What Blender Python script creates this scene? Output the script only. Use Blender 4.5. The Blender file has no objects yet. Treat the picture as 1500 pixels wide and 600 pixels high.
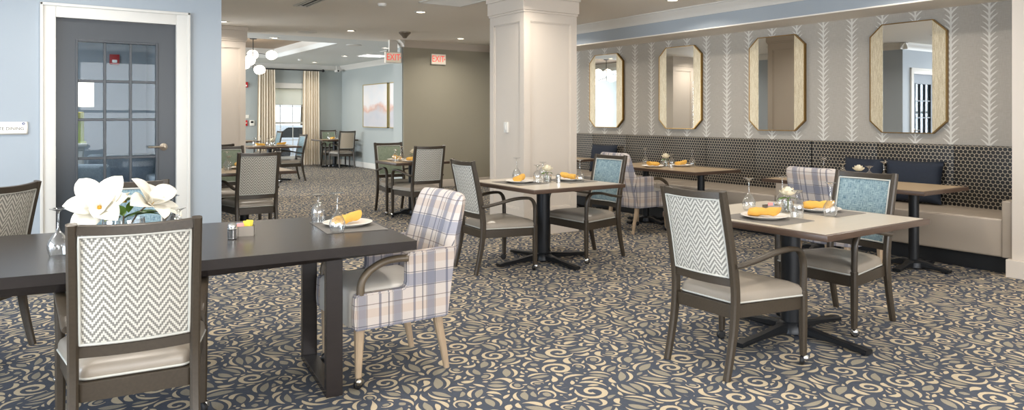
import bpy, bmesh, math, random
import numpy as np
from mathutils import Vector, Matrix, noise
PI = math.pi
S = bpy.context.scene
COL = S.collection
random.seed(4)

# ------------------------------------------------------------------ camera, world, big lights, exposure
YAW = math.atan2(705, 1037)
cam = bpy.data.objects.new('camera', bpy.data.cameras.new('camera'))
COL.objects.link(cam)
cam.location = (0, 0, 1.35)
cam.rotation_euler = (PI/2, 0, -YAW)
cam.data.sensor_width = 36
cam.data.lens = 1037/1500*36
cam.data.shift_y = -130/1500
cam.data.clip_end = 200
S.camera = cam
S.view_settings.view_transform = 'Standard'
S.view_settings.look = 'None'
S.view_settings.gamma = 1
S.view_settings.use_curve_mapping = False
S.view_settings.exposure = 0.30
S.cycles.max_bounces = 10
S.cycles.diffuse_bounces = 5
S.cycles.glossy_bounces = 5
S.cycles.transparent_max_bounces = 24
S.cycles.sample_clamp_indirect = 6
S.cycles.caustics_reflective = False
S.cycles.caustics_refractive = False

world = bpy.data.worlds.new('sky'); S.world = world
world.use_nodes = True
bgn = world.node_tree.nodes['Background']
bgn.inputs[0].default_value = (0.80, 0.90, 1.0, 1)
bgn.inputs[1].default_value = 1.7

CAN_W = 13.0          # each recessed ceiling lamp
def area(name, loc, rot, sx, sy, power, col=(1, 1, 1), spread=PI):
    l = bpy.data.lights.new(name, 'AREA'); l.shape = 'RECTANGLE'; l.size = sx; l.size_y = sy
    l.energy = power; l.color = col; l.spread = spread
    o = bpy.data.objects.new(name, l); COL.objects.link(o); o.location = loc; o.rotation_euler = rot
    return o
# daylight through the windows behind and left of the camera, and in the far room
area('window_light', (-4.42, 2.4, 1.5), (0, -PI/2, 0), 2.0, 5.6, 400, (0.78, 0.88, 1.0))
area('window_light', (1.6, -3.42, 1.5), (PI/2, 0, 0), 7.6, 2.0, 350, (0.97, 0.98, 1.0))
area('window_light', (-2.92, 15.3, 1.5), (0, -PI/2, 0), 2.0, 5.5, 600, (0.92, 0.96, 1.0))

# ------------------------------------------------------------------ shader helpers
def srgb(h):
    h = h.lstrip('#'); r = []
    for i in (0, 2, 4):
        c = int(h[i:i+2], 16)/255
        r.append(c/12.92 if c <= .04045 else ((c+.055)/1.055)**2.4)
    return (*r, 1)

class E:
    """a float socket of a node tree, with arithmetic"""
    def __init__(s, nt, sock): s.nt, s.s = nt, sock
    def _m(s, op, *a):
        n = s.nt.nodes.new('ShaderNodeMath'); n.operation = op
        for i, v in enumerate((s,)+a):
            if isinstance(v, E): s.nt.links.new(v.s, n.inputs[i])
            else: n.inputs[i].default_value = v
        return E(s.nt, n.outputs[0])
    def __add__(s, o): return s._m('ADD', o)
    def __sub__(s, o): return s._m('SUBTRACT', o)
    def __mul__(s, o): return s._m('MULTIPLY', o)
    def __truediv__(s, o): return s._m('DIVIDE', o)
    def pw(s, o): return s._m('POWER', o)
    def ab(s): return s._m('ABSOLUTE')
    def fr(s): return s._m('FRACT')
    def fl(s): return s._m('FLOOR')
    def mn(s, o): return s._m('MINIMUM', o)
    def mx(s, o): return s._m('MAXIMUM', o)
    def lt(s, o): return s._m('LESS_THAN', o)
    def gt(s, o): return s._m('GREATER_THAN', o)
    def sq(s): return s._m('SQRT')
    def inv(s): return s*(-1.0)+1.0

MATS = {}
def base_mat(name):
    m = bpy.data.materials.new(name); m.use_nodes = True
    nt = m.node_tree; b = nt.nodes['Principled BSDF']
    MATS[name] = m
    return m, nt, b
def coords(nt, kind='Object', sep=True):
    t = nt.nodes.new('ShaderNodeTexCoord')
    if not sep: return t.outputs[kind]
    x = nt.nodes.new('ShaderNodeSeparateXYZ'); nt.links.new(t.outputs[kind], x.inputs[0])
    return E(nt, x.outputs[0]), E(nt, x.outputs[1]), E(nt, x.outputs[2])
def noise_tex(nt, scale, detail=3, kind='Object', stretch=None, rough=.5):
    src = coords(nt, kind, False)
    if stretch:
        mp = nt.nodes.new('ShaderNodeMapping'); mp.inputs['Scale'].default_value = stretch
        nt.links.new(src, mp.inputs[0]); src = mp.outputs[0]
    n = nt.nodes.new('ShaderNodeTexNoise'); n.inputs['Scale'].default_value = scale
    n.inputs['Detail'].default_value = detail; n.inputs['Roughness'].default_value = rough
    nt.links.new(src, n.inputs['Vector'])
    return E(nt, n.outputs[0])
def mixc(nt, f, a, b):
    n = nt.nodes.new('ShaderNodeMix'); n.data_type = 'RGBA'
    ins = [i for i in n.inputs if i.type == 'RGBA']; fi = [i for i in n.inputs if i.type == 'VALUE'][0]
    if isinstance(f, E): nt.links.new(f.s, fi)
    else: fi.default_value = f
    for i, v in zip(ins, (a, b)):
        if isinstance(v, tuple): i.default_value = v
        else: nt.links.new(v, i)
    return [o for o in n.outputs if o.type == 'RGBA'][0]
def bump(nt, b, h, strength=.2, dist=.002):
    n = nt.nodes.new('ShaderNodeBump'); n.inputs['Strength'].default_value = strength
    n.inputs['Distance'].default_value = dist
    nt.links.new(h.s, n.inputs['Height']); nt.links.new(n.outputs[0], b.inputs['Normal'])
def plain(name, col, rough=.5, metal=0, var=.08, scale=6, bmp=0, bscale=300, spec=.5, stretch=None, kind='Object'):
    """one colour with a little procedural mottling"""
    m, nt, b = base_mat(name)
    c = srgb(col) if isinstance(col, str) else col
    lo = tuple(v*(1-var) for v in c[:3])+(1,); hi = tuple(min(1, v*(1+var)) for v in c[:3])+(1,)
    n = noise_tex(nt, scale, 4, kind, stretch)
    nt.links.new(mixc(nt, n, lo, hi), b.inputs['Base Color'])
    b.inputs['Roughness'].default_value = rough; b.inputs['Metallic'].default_value = metal
    b.inputs['Specular IOR Level'].default_value = spec
    if bmp: bump(nt, b, noise_tex(nt, bscale, 2, kind), bmp)
    return m
def emis(name, col, strength):
    m, nt, b = base_mat(name)
    b.inputs['Base Color'].default_value = srgb(col); b.inputs['Emission Color'].default_value = srgb(col)
    b.inputs['Emission Strength'].default_value = strength
    return m
def thin_glass(name, tint=(.96, .98, 1, 1), base=.04, edge=.75, rough=0.0, k=4.0):
    m, nt, b = base_mat(name); nt.nodes.remove(b)
    out = nt.nodes['Material Output']
    tr = nt.nodes.new('ShaderNodeBsdfTransparent'); tr.inputs[0].default_value = tint
    gl = nt.nodes.new('ShaderNodeBsdfGlossy'); gl.inputs['Roughness'].default_value = rough
    lw = nt.nodes.new('ShaderNodeLayerWeight'); lw.inputs[0].default_value = .5
    f = E(nt, lw.outputs['Facing']).pw(k)*(edge-base)+base
    mx = nt.nodes.new('ShaderNodeMixShader'); nt.links.new(f.s, mx.inputs[0])
    nt.links.new(tr.outputs[0], mx.inputs[1]); nt.links.new(gl.outputs[0], mx.inputs[2])
    nt.links.new(mx.outputs[0], out.inputs[0])
    return m

def band(u, period, c, hw):      # 1 inside |u - c*period| < hw*period, repeating
    return (((u/period)-(c-.5)).fr()-.5).ab().lt(hw)

plain('blue_wall', '#a0a9b1', .6, var=.03, scale=1.5, bmp=.1)
plain('far_blue_wall', '#a5acab', .6, var=.03, scale=1.5, bmp=.1)
plain('taupe_wall', '#aaa594', .6, var=.03, scale=1.5, bmp=.1)
plain('ceiling_paint', '#f0ebe2', .75, var=.02, scale=1)
plain('far_ceiling_daylit', '#dfe2e0', .75, var=.02, scale=1)  # ceiling_paint again, with the far room's cool daylight put into the colour
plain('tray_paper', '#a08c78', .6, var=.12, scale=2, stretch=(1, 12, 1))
plain('white_trim', '#d3d1cb', .4, var=.02)
plain('cream_paint', '#d0c6ba', .45, var=.03, scale=2)
plain('dark_door', '#30363c', .35, var=.06, scale=3, stretch=(8, 8, 1))
plain('dark_wood', '#3b3329', .38, var=.28, scale=14, stretch=(6, 6, .8), kind='UV')
plain('taupe_wood', '#5f5343', .40, var=.25, scale=14, stretch=(6, 6, .8))
plain('light_wood', '#a8937a', .45, var=.22, scale=12, stretch=(6, 6, .8))
plain('espresso_wood', '#262120', .27, var=.25, scale=10, stretch=(1, 14, 3))
plain('table_edge', '#4b3a2f', .35, var=.2, scale=10)
plain('laminate', '#c2b9aa', .30, var=.07, scale=5, stretch=(1, 8, 1))
plain('booth_laminate', '#a79173', .30, var=.12, scale=5, stretch=(8, 1, 1))
plain('black_metal', '#26282b', .38, metal=.5, var=.15)
plain('vinyl', '#938a7e', .36, var=.08, scale=5, bmp=.08, bscale=180)
plain('light_vinyl', '#c3bfb8', .38, var=.06, scale=5, bmp=.08, bscale=180)
plain('piping', '#b9b9b2', .6)
plain('chrome', '#d8d8d8', .12, metal=1, var=.02)
plain('nickel', '#c0b6a8', .28, metal=1, var=.05)
plain('rubber', '#121214', .5)
plain('china', '#ece8e1', .2, var=.01)
plain('napkin_cloth', '#dcab50', .85, var=.08, scale=20, bmp=.4, bscale=400)
plain('placemat_cloth', '#77736e', .8, var=.2, scale=260, bmp=.4, bscale=500)
plain('gold_edge', '#9a7a48', .3, metal=1, var=.15, scale=30)
plain('navy_cloth', '#1b2433', .8, var=.2, scale=40, bmp=.3)
plain('banquette_vinyl', '#a5998b', .40, var=.06, scale=3, bmp=.08, bscale=160)
plain('black_kick', '#161719', .5)
plain('curtain_cloth', '#ded3c0', .8, var=.05, scale=30, stretch=(1, 1, .2))
m, nt, b = base_mat('shade_cloth')
tl = nt.nodes.new('ShaderNodeBsdfTranslucent'); tl.inputs[0].default_value = (.9, .88, .82, 1)
b.inputs['Base Color'].default_value = (.8, .78, .72, 1); b.inputs['Roughness'].default_value = .9
mx = nt.nodes.new('ShaderNodeMixShader'); mx.inputs[0].default_value = .6
nt.links.new(b.outputs[0], mx.inputs[1]); nt.links.new(tl.outputs[0], mx.inputs[2]); nt.links.new(mx.outputs[0], nt.nodes['Material Output'].inputs[0])
plain('petal', '#e4e0d4', .5, var=.04, scale=20)
plain('petal_cream', '#e6ddc4', .6, var=.08, scale=40)
plain('leaf_green', '#5f7f35', .4, var=.35, scale=18)
plain('stamen', '#d6a83a', .7, var=.35, scale=90)
plain('alarm_red', '#c01f26', .35)
plain('sign_white', '#ecebe2', .4, var=.01)
plain('sign_frame', '#b8b2a8', .3, metal=.6)
plain('sign_ink', '#5d524d', .5)
plain('emblem_blue', '#46517f', .5)
plain('fixture_white', '#dcdad4', .5, var=.02)
plain('slot_black', '#1a1a1a', .6)
plain('paper_yellow', '#e9d84c', .6)
plain('paper_pink', '#e39a94', .6)
plain('paper_blue', '#8fb1cc', .6)
plain('caddy_metal', '#8d857b', .3, metal=.8)
plain('sofa_grey', '#9aa3ab', .85, var=.25, scale=60)
plain('sofa_blue', '#284f86', .8, var=.15)
plain('lamp_green', '#9ba562', .25)
plain('grass', '#6f8f4a', .9, var=.3, scale=4)
plain('foliage', '#5f7d49', .9, var=.4, scale=8)
plain('bark', '#6b5a48', .9)
plain('asphalt', '#9a9a98', .9)
plain('car_paint', '#d8dade', .3)
plain('canvas_gold', '#b3a06a', .4, metal=.4)
emis('lamp_glow', '#fff0d2', 9)
emis('globe_glow', '#fff4e2', 3)
emis('shade_glow', '#fff0e0', 1.0)
emis('strobe_white', '#f4f4f0', .15)
emis('exit_red', '#ee4b40', .7)
emis('exit_face', '#efe3d0', .22)
emis('troffer_glow', '#ffffff', 2.0)
thin_glass('glass', (.95, .965, .97, 1), .17, .98, k=1.7)
thin_glass('pane_glass', (.90, .95, .98, 1), .016, .9)
thin_glass('window_glass', (1, 1, 1, 1), .03, .6)
m, nt, b = base_mat('mirror_glass')
b.inputs['Base Color'].default_value = (.9, .9, .88, 1); b.inputs['Metallic'].default_value = 1
b.inputs['Roughness'].default_value = .012

# herringbone weave on the chair backs (uv in metres)
def herring(name, a, c, stepw=.0060):
    m, nt, b = base_mat(name)
    u, v, _ = coords(nt, 'UV')
    us = (u/stepw).fl()*stepw
    tri = ((us/.072).fr()-.5).ab()*.098
    s = ((v+tri)/.029).fr().lt(.5)
    n = noise_tex(nt, 900, 2, 'UV')
    grain = mixc(nt, n, tuple(x*.82 for x in srgb(a)[:3])+(1,), srgb(a))
    nt.links.new(mixc(nt, s, grain, srgb(c)), b.inputs['Base Color'])
    b.inputs['Roughness'].default_value = .8
    bump(nt, b, s, .3, .001)
herring('herringbone', '#83817b', '#cbc8bf')
# blue linen of the chair fronts
m, nt, b = base_mat('blue_linen')
n1 = noise_tex(nt, 26, 4, 'UV', (1, 12, 1), .7); n2 = noise_tex(nt, 26, 4, 'UV', (12, 1, 1), .7)
f = ((n1+n2)-.80)*2.6
nt.links.new(mixc(nt, f, srgb('#33586d'), srgb('#a3b8bb')), b.inputs['Base Color']); b.inputs['Roughness'].default_value = .85
m, nt, b = base_mat('green_linen')
n1 = noise_tex(nt, 26, 4, 'UV', (1, 12, 1), .7); n2 = noise_tex(nt, 26, 4, 'UV', (12, 1, 1), .7)
f = ((n1+n2)-.72)*1.8
nt.links.new(mixc(nt, f, srgb('#5b6a5c'), srgb('#9ba58f')), b.inputs['Base Color']); b.inputs['Roughness'].default_value = .85
plain('taupe_linen', '#b5a896', .85, var=.12, scale=90, kind='UV')
# plaid
m, nt, b = base_mat('plaid')
u, v, _ = coords(nt, 'UV')
n = noise_tex(nt, 500, 2, 'UV')
c = mixc(nt, n, srgb('#b3a9a2'), srgb('#cbc2bb'))
def over(c, fac, col, k): return mixc(nt, fac*k, c, srgb(col))
P = .235
c = over(c, band(v, P, .20, .13), '#7d808f', .72)
c = over(c, band(v, P, .62, .09), '#b49a86', .40)
c = over(c, band(u, P*.8, .30, .11), '#6c6f7e', .72)
c = over(c, band(u, P*.8, .80, .035), '#55586a', .7)
c = over(c, band(u, P*.8, .55, .016), '#3a3c4c', .8)
c = over(c, band(u, P*.8, .17, .010), '#3a3c4c', .8)
c = over(c, band(u, P*.8, .43, .010), '#3a3c4c', .7)
c = over(c, band(v, P, .05, .009), '#4a4a58', .75)
c = over(c, band(v, P, .36, .009), '#4a4a58', .75)
c = over(c, band(v, P, .80, .009), '#5a4a48', .65)
nt.links.new(c, b.inputs['Base Color']); b.inputs['Roughness'].default_value = .85
bump(nt, b, n, .2, .001)
# champagne leaf of the mirror wings
m, nt, b = base_mat('champagne_leaf')
n = noise_tex(nt, 10, 5, 'Object', (1, 22, 1.4)); n2 = noise_tex(nt, 120, 2, 'Object')
nt.links.new(mixc(nt, ((n+n2*.5)-.45)*1.7, srgb('#b09c76'), srgb('#eee4cb')), b.inputs['Base Color'])
b.inputs['Roughness'].default_value = .35; b.inputs['Metallic'].default_value = .35
# banquette back: black dots inside a cream honeycomb net (object coords: y, z)
m, nt, b = base_mat('honeycomb_fabric')
x, y, z = coords(nt, 'Object')
px, pz = .040, .040*math.sqrt(3)
def lat(oy, oz):
    a = ((y/px+oy).fr()-.5)*px; c_ = ((z/pz+oz).fr()-.5)*pz
    return (a*a+c_*c_).sq()
d = lat(0, 0).mn(lat(.5, .5))
dot = d.lt(.0180)
nt.links.new(mixc(nt, dot, srgb('#a59a88'), srgb('#0d0d0e')), b.inputs['Base Color'])
b.inputs['Roughness'].default_value = .45
bump(nt, b, dot, .25, .001)
# wallpaper: climbing frond stripes (object coords: y, z)
m, nt, b = base_mat('frond_wallpaper')
x, y, z = coords(nt, 'Object')
PW = .346
a = (((y-3.06)/PW+.5).fr()-.5)*PW
aa = a.ab()
def fronds(pitch, off, reach, lift, wid):
    cz = z - (aa/reach).pw(.62)*lift
    f = ((cz/pitch+off).fr()-.5).ab()
    w = ((aa/reach).inv().mx(0.0)).pw(.8)*wid
    return f.lt(w)*aa.lt(reach)
tall = fronds(.110, 0, .078, .085, .15)
short = fronds(.110, .5, .060, .070, .12)
stem = aa.lt(.009)
mask = tall.mx(short).mx(stem)
wn = noise_tex(nt, 160, 2, 'Object', (1, 1, .1)); wn2 = noise_tex(nt, 160, 2, 'Object', (1, .1, 1))
ground = mixc(nt, (wn+wn2)-.5, srgb('#a09a90'), srgb('#b3ada3'))
nt.links.new(mixc(nt, mask*.8, ground, srgb('#dddbd3')), b.inputs['Base Color'])
b.inputs['Roughness'].default_value = .6
# painting
m, nt, b = base_mat('painting')
x, y, z = coords(nt, 'Object')
n = noise_tex(nt, 1.6, 2, 'Object', (1, 1, 1.6), .5)
n3 = noise_tex(nt, 12, 4, 'Object', (1, 1, .6))
hz = ((z-1.56)+(n-.5)*.5)
sky_c = mixc(nt, n, srgb('#c5d0da'), srgb('#e8ddd6'))
sea = mixc(nt, n, srgb('#a9b3bf'), srgb('#cfc6c4'))
c = mixc(nt, hz.gt(0.0), sea, sky_c)
c = mixc(nt, (hz.ab()*(-9.0)+1.0).mx(0.0)*(n3*1.3), c, srgb('#cf9a80'))
nt.links.new(c, b.inputs['Base Color']); b.inputs['Roughness'].default_value = .7
# carpet
plain('carpet_ground', '#414753', .95, var=.30, scale=55, bmp=.5, bscale=420)
plain('carpet_cream', '#bdae93', .95, var=.12, scale=90, bmp=.4, bscale=420)
plain('carpet_taupe', '#8f8878', .95, var=.22, scale=160, bmp=.4, bscale=420)

# ------------------------------------------------------------------ geometry helpers
def tag(o, label=None, cat=None, group=None, kind=None):
    if label: o['label'] = label
    if cat: o['category'] = cat
    if group: o['group'] = group
    if kind: o['kind'] = kind
    return o
def box_uv(me):
    uvl = me.uv_layers.new(name='UVMap')
    n = len(me.loops)
    if n == 0: return
    co = np.empty(len(me.vertices)*3, np.float32); me.vertices.foreach_get('co', co); co = co.reshape(-1, 3)
    vi = np.empty(n, np.int32); me.loops.foreach_get('vertex_index', vi)
    nr = np.empty(len(me.polygons)*3, np.float32); me.polygons.foreach_get('normal', nr); nr = np.abs(nr.reshape(-1, 3))
    lt = np.empty(len(me.polygons), np.int32); me.polygons.foreach_get('loop_total', lt)
    ax = np.repeat(np.argmax(nr, 1), lt); p = co[vi]
    uv = np.empty((n, 2), np.float32)
    uv[:, 0] = np.where(ax == 0, p[:, 1], p[:, 0]); uv[:, 1] = np.where(ax == 2, p[:, 1], p[:, 2])
    uvl.data.foreach_set('uv', uv.ravel())
def obj(name, bm, mats, parent=None, smooth=35, loc=None):
    bmesh.ops.recalc_face_normals(bm, faces=bm.faces)
    me = bpy.data.meshes.new(name); bm.to_mesh(me); bm.free()
    for mm in (mats if isinstance(mats, (list, tuple)) else [mats]): me.materials.append(MATS[mm])
    if smooth:
        me.polygons.foreach_set('use_smooth', [True]*len(me.polygons))
        me.set_sharp_from_angle(angle=math.radians(smooth))
    box_uv(me)
    o = bpy.data.objects.new(name, me); COL.objects.link(o)
    if parent: o.parent = parent
    if loc: o.location = loc
    return o
def empty(name, loc=(0, 0, 0), rz=0, parent=None):
    o = bpy.data.objects.new(name, None); COL.objects.link(o); o.location = loc; o.rotation_euler = (0, 0, rz)
    o.empty_display_size = .1
    if parent: o.parent = parent
    return o
CHILD = {}
def kids(o):
    return [c for c in COL.objects if c.parent == o]
def copy_tree(o, parent=None):
    c = o.copy(); COL.objects.link(c)
    if parent: c.parent = parent
    for ch in kids(o): copy_tree(ch, c)
    return c
def NB(): return bmesh.new()
def box(bm, a, b, bev=0, seg=2, mat=0):
    """axis aligned box between two corners"""
    a, b = Vector(a), Vector(b)
    t = bmesh.new(); bmesh.ops.create_cube(t, size=1)
    c = (a+b)/2; s = b-a
    for v in t.verts: v.co = Vector((v.co.x*s.x+c.x, v.co.y*s.y+c.y, v.co.z*s.z+c.z))
    if bev: bmesh.ops.bevel(t, geom=t.edges[:], offset=bev, segments=seg, affect='EDGES', profile=.6)
    merge(bm, t, mat=mat)
def merge(bm, t, M=None, mat=0):
    vm = {}
    for v in t.verts: vm[v] = bm.verts.new(M @ v.co if M else v.co)
    for f in t.faces:
        try:
            g = bm.faces.new([vm[v] for v in f.verts]); g.material_index = mat
        except ValueError: pass
    t.free()
def loft(bm, rings, cap=True, mat=0, close=True):
    vs = [[bm.verts.new(p) for p in r] for r in rings]
    n = len(rings[0])
    for i in range(len(vs)-1):
        for j in range(n if close else n-1):
            k = (j+1) % n
            f = bm.faces.new((vs[i][j], vs[i][k], vs[i+1][k], vs[i+1][j])); f.material_index = mat
    if cap:
        for r in (vs[0], vs[-1]):
            try: bm.faces.new(r).material_index = mat
            except ValueError: pass
def sweep(bm, pts, w, h, side=(1, 0, 0), ch=.22, mat=0, round_=False):
    """chamfered rectangular section swept along pts; w along `side`, h in the plane of the path"""
    pts = [Vector(p) for p in pts]; n = len(pts); side = Vector(side).normalized(); rings = []
    for i, p in enumerate(pts):
        t = (pts[min(i+1, n-1)]-pts[max(i-1, 0)]).normalized()
        nn = side.cross(t).normalized(); sd = t.cross(nn).normalized()
        W = (w[i] if isinstance(w, (list, tuple)) else w)/2; H = (h[i] if isinstance(h, (list, tuple)) else h)/2
        if round_:
            rings.append([p+sd*(W*math.cos(a))+nn*(H*math.sin(a)) for a in [2*PI*k/10 for k in range(10)]])
        else:
            c = min(W, H)*ch*2
            rings.append([p+sd*x+nn*y for x, y in ((W-c, -H), (W, -H+c), (W, H-c), (W-c, H), (-W+c, H), (-W, H-c), (-W, -H+c), (-W+c, -H))])
    loft(bm, rings, mat=mat)
def tube(bm, pts, r, seg=8, mat=0):
    pts = [Vector(p) for p in pts]; n = len(pts); rings = []
    t0 = (pts[1]-pts[0]).normalized(); up = Vector((0, 0, 1)) if abs(t0.z) < .9 else Vector((1, 0, 0))
    for i, p in enumerate(pts):
        t = (pts[min(i+1, n-1)]-pts[max(i-1, 0)]).normalized()
        a = t.cross(up).normalized(); b_ = a.cross(t).normalized(); up = b_
        R = r[i] if isinstance(r, (list, tuple)) else r
        rings.append([p+a*(R*math.cos(q))+b_*(R*math.sin(q)) for q in [2*PI*k/seg for k in range(seg)]])
    loft(bm, rings, mat=mat)
def lathe(bm, prof, c=(0, 0, 0), seg=24, cap=True, mat=0):
    c = Vector(c)
    loft(bm, [[c+Vector((max(r, 1e-4)*math.cos(a), max(r, 1e-4)*math.sin(a), z)) for a in [2*PI*k/seg for k in range(seg)]] for r, z in prof], cap=cap, mat=mat)
def spline(pts, n=6):
    """Catmull-Rom through pts"""
    P_ = [Vector(p) for p in pts]; P_ = [P_[0]*2-P_[1]]+P_+[P_[-1]*2-P_[-2]]; out = []
    for i in range(1, len(P_)-2):
        for k in range(n):
            t = k/n; a, b_, c, d = P_[i-1:i+3]
            out.append(.5*((2*b_)+(c-a)*t+(2*a-5*b_+4*c-d)*t*t+(3*b_-a-3*c+d)*t**3))
    out.append(P_[-2]); return out
def trap(hf, hb, y0, y1, r, n=5):
    """rounded trapezoid outline: half width hf at y1 (front), hb at y0 (rear)"""
    out = []
    for cx, cy, a0 in ((hf-r, y1-r, 0), (-(hf-r), y1-r, PI/2), (-(hb-r), y0+r, PI), (hb-r, y0+r, 1.5*PI)):
        for k in range(n+1):
            a = a0+PI/2*k/n; out.append((cx+r*math.cos(a), cy+r*math.sin(a)))
    return out
def stack(bm, outline, levels, mat=0):
    """loft an outline through (scale, z) levels about its centre"""
    cx = sum(p[0] for p in outline)/len(outline); cy = sum(p[1] for p in outline)/len(outline)
    loft(bm, [[Vector((cx+(x-cx)*s, cy+(y-cy)*s, z)) for x, y in outline] for s, z in levels], mat=mat)
def extrude_poly(bm, pts, d, mat=0, bev=0):
    """polygon (3D points) thickened by vector d"""
    t = bmesh.new(); d = Vector(d)
    a = [t.verts.new(p) for p in pts]; c = [t.verts.new(Vector(p)+d) for p in pts]; n = len(pts)
    t.faces.new(a); t.faces.new(c[::-1])
    for i in range(n): t.faces.new((a[i], a[(i+1) % n], c[(i+1) % n], c[i]))
    bmesh.ops.recalc_face_normals(t, faces=t.faces)
    if bev: bmesh.ops.bevel(t, geom=t.edges[:], offset=bev, segments=2, affect='EDGES', clamp_overlap=True)
    merge(bm, t, mat=mat)
def profile_run(bm, prof, p0, p1, out, mat=0):
    """sweep a moulding profile [(outward, z)] straight from p0 to p1"""
    p0, p1, out = Vector(p0), Vector(p1), Vector(out)
    loft(bm, [[p+out*o+Vector((0, 0, z)) for o, z in prof] for p in (p0, p1)], mat=mat)
def struct(name, bm, mats, parent=None, smooth=0, label=None):
    o = obj(name, bm, mats, parent, smooth)
    if parent is None: o['kind'] = 'structure'
    if label: o['label'] = label
    return o

# ------------------------------------------------------------------ the room
H = 2.75
XR, XF, YD, XD, YE, YF = 7.65, 7.25, 6.98, 1.47, 11.95, 19.2   # mirror wall, far room wall, door wall, its end, exit wall, far wall

# carpet: a repeating scrollwork tile grown once, laid over the whole floor
def carpet():
    rng = np.random.default_rng(7); T = 1.5; N = 300; px_ = T/N
    D = np.full((N, N), 9.0)
    g = (np.arange(N)+.5)*px_
    def look(p): return D[(p[:, 1]/px_).astype(int) % N, (p[:, 0]/px_).astype(int) % N]
    def burn(p, r):
        for (x, y), q in zip(p, r):
            W = .11; i0 = int((x-W)/px_); i1 = int((x+W)/px_)+1; j0 = int((y-W)/px_); j1 = int((y+W)/px_)+1
            ii = np.arange(i0, i1); jj = np.arange(j0, j1)
            dx = (ii+.5)*px_-x; dy = (jj+.5)*px_-y
            d_ = np.sqrt(dx[None, :]**2+dy[:, None]**2)-q
            ix = np.ix_(jj % N, ii % N); D[ix] = np.minimum(D[ix], d_)
    strokes = []      # (points, radii, material)
    def rot(p, a, c): 
        ca, sa = math.cos(a), math.sin(a); return np.stack([p[:, 0]*ca-p[:, 1]*sa, p[:, 0]*sa+p[:, 1]*ca], 1)+c
    def sp(s, flip):
        n = 22; t = np.linspace(0, 1, n); th = t*2*PI*1.35
        R = s*(1-.80*t); p = np.stack([R*np.cos(th), R*np.sin(th)*flip], 1)
        r = s*(.060+.115*np.sin(PI*np.clip(t*.9+.12, 0, 1))**2*(t > .0)+.10*t**6); r[0] = s*.02
        return p, r
    def arc(L, k, w, sk=1.0, n=9):
        t = np.linspace(-1, 1, n); th = t*k; R = L/(2*max(abs(k), .05))
        p = np.stack([R*np.sin(th), R*(1-np.cos(th))], 1)
        r = w*np.clip(np.cos(t*PI/2), 0, 1)**.8*(1+sk*.5*t)+.0006
        return p, r
    def leafs(L, w, k): return arc(L, k, w, .35, 9)
    def try_add(parts, gap, tries, count):
        done = 0
        for _ in range(tries):
            if done >= count: break
            a = rng.uniform(0, 2*PI); c = rng.uniform(0, T, 2)
            built = [(rot(p, a, c), r, mm) for p, r, mm in parts()]
            if all((look(p) > r+gap).all() for p, r, mm in built):
                for p, r, mm in built: burn(p, r); strokes.append((p, r, mm))
                done += 1
    fl = lambda: rng.choice([-1, 1])
    def m_spiral():
        s = rng.uniform(.06, .09); f = fl(); p, r = sp(s, f); out = [(p, r, 1)]
        q, rr = arc(s*1.9, f*.9, s*.13, 1); q = q+np.array([s*.2, -s*1.42*f-0*q[0, 1]]); out.append((q*[1, 1], rr, 1)); return out
    def m_berry():
        s = rng.uniform(.016, .026)
        t = np.linspace(-.5, .5, 3); b_ = (np.stack([t*s*1.1, t*0], 1), np.array([.62, .85, .62])*s, 2)
        th = np.linspace(.3, .3+PI*rng.uniform(1.1, 1.6), 12); R = s*1.95
        ring = (np.stack([R*np.cos(th), R*.8*np.sin(th)], 1), s*(.10+.28*np.sin(np.linspace(0, PI, 12))**2), 1)
        return [b_, ring]
    def m_leaf():
        L = rng.uniform(.09, .15); w = rng.uniform(.015, .024); k = rng.uniform(-.4, .4)
        p, r = leafs(L, w, k); out = [(p, r, 2)]
        q, rr = arc(L*1.15, .75, .009, 1); q = q+np.array([.0, -(w+.022)-.006]); out.append((q, rr, 1)); return out
    def m_leaf2():
        L = rng.uniform(.05, .085); p, r = leafs(L, rng.uniform(.009, .015), rng.uniform(-.6, .6)); return [(p, r, 2 if rng.random() < .45 else 1)]
    def m_comma():
        L = rng.uniform(.08, .165); p, r = arc(L, rng.uniform(.3, 1.5)*fl(), rng.uniform(.009, .017), 1.6); return [(p, r, 1)]
    def m_small():
        L = rng.uniform(.028, .055); p, r = arc(L, rng.uniform(0, .9)*fl(), rng.uniform(.005, .0085), 1, 6); return [(p, r, 1)]
    try_add(m_spiral, .012, 1500, 15)
    try_add(m_berry, .011, 1500, 20)
    try_add(m_leaf, .009, 4000, 70)
    try_add(m_comma, .0085, 5000, 110)
    try_add(m_leaf2, .0085, 5000, 90)
    try_add(m_comma, .0075, 6000, 90)
    try_add(m_small, .0070, 7000, 230)
    # strokes -> quad strips
    V, Q, Mi = [], [], []; off = 0
    for p, r, mm in strokes:
        tg = np.gradient(p, axis=0); tg /= np.linalg.norm(tg, axis=1)[:, None]+1e-9; nn = np.stack([-tg[:, 1], tg[:, 0]], 1)
        if mm == 2 and len(p) == 3:
            th = np.linspace(0, 2*PI, 12, endpoint=False); c = p[1]; ax = tg[1]; s = r[1]
            pts = c+np.outer(np.cos(th)*s*1.35, ax)+np.outer(np.sin(th)*s*.9, nn[1])
            V.append(pts); 
            for k in range(1, 6):
                Q.append([off+k-0 if False else off+(12-k) % 12, off+(12-k+1) % 12, off+k-1, off+k]); Mi.append(mm)
            off += 12; continue
        wob = r
        L_ = p+nn*wob[:, None]; R_ = p-nn*wob[:, None]
        V.append(np.concatenate([L_, R_])); n = len(p)
        for k in range(n-1): Q.append([off+k, off+n+k, off+n+k+1, off+k+1]); Mi.append(mm)
        off += 2*n
    V = np.concatenate(V); Q = np.array(Q); Mi = np.array(Mi)
    X0, X1, Y0, Y1 = -4.45, XR, -3.45, YF
    AV, AQ, AM = [], [], []; o2 = 0
    fc = V[Q].mean(1)
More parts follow.
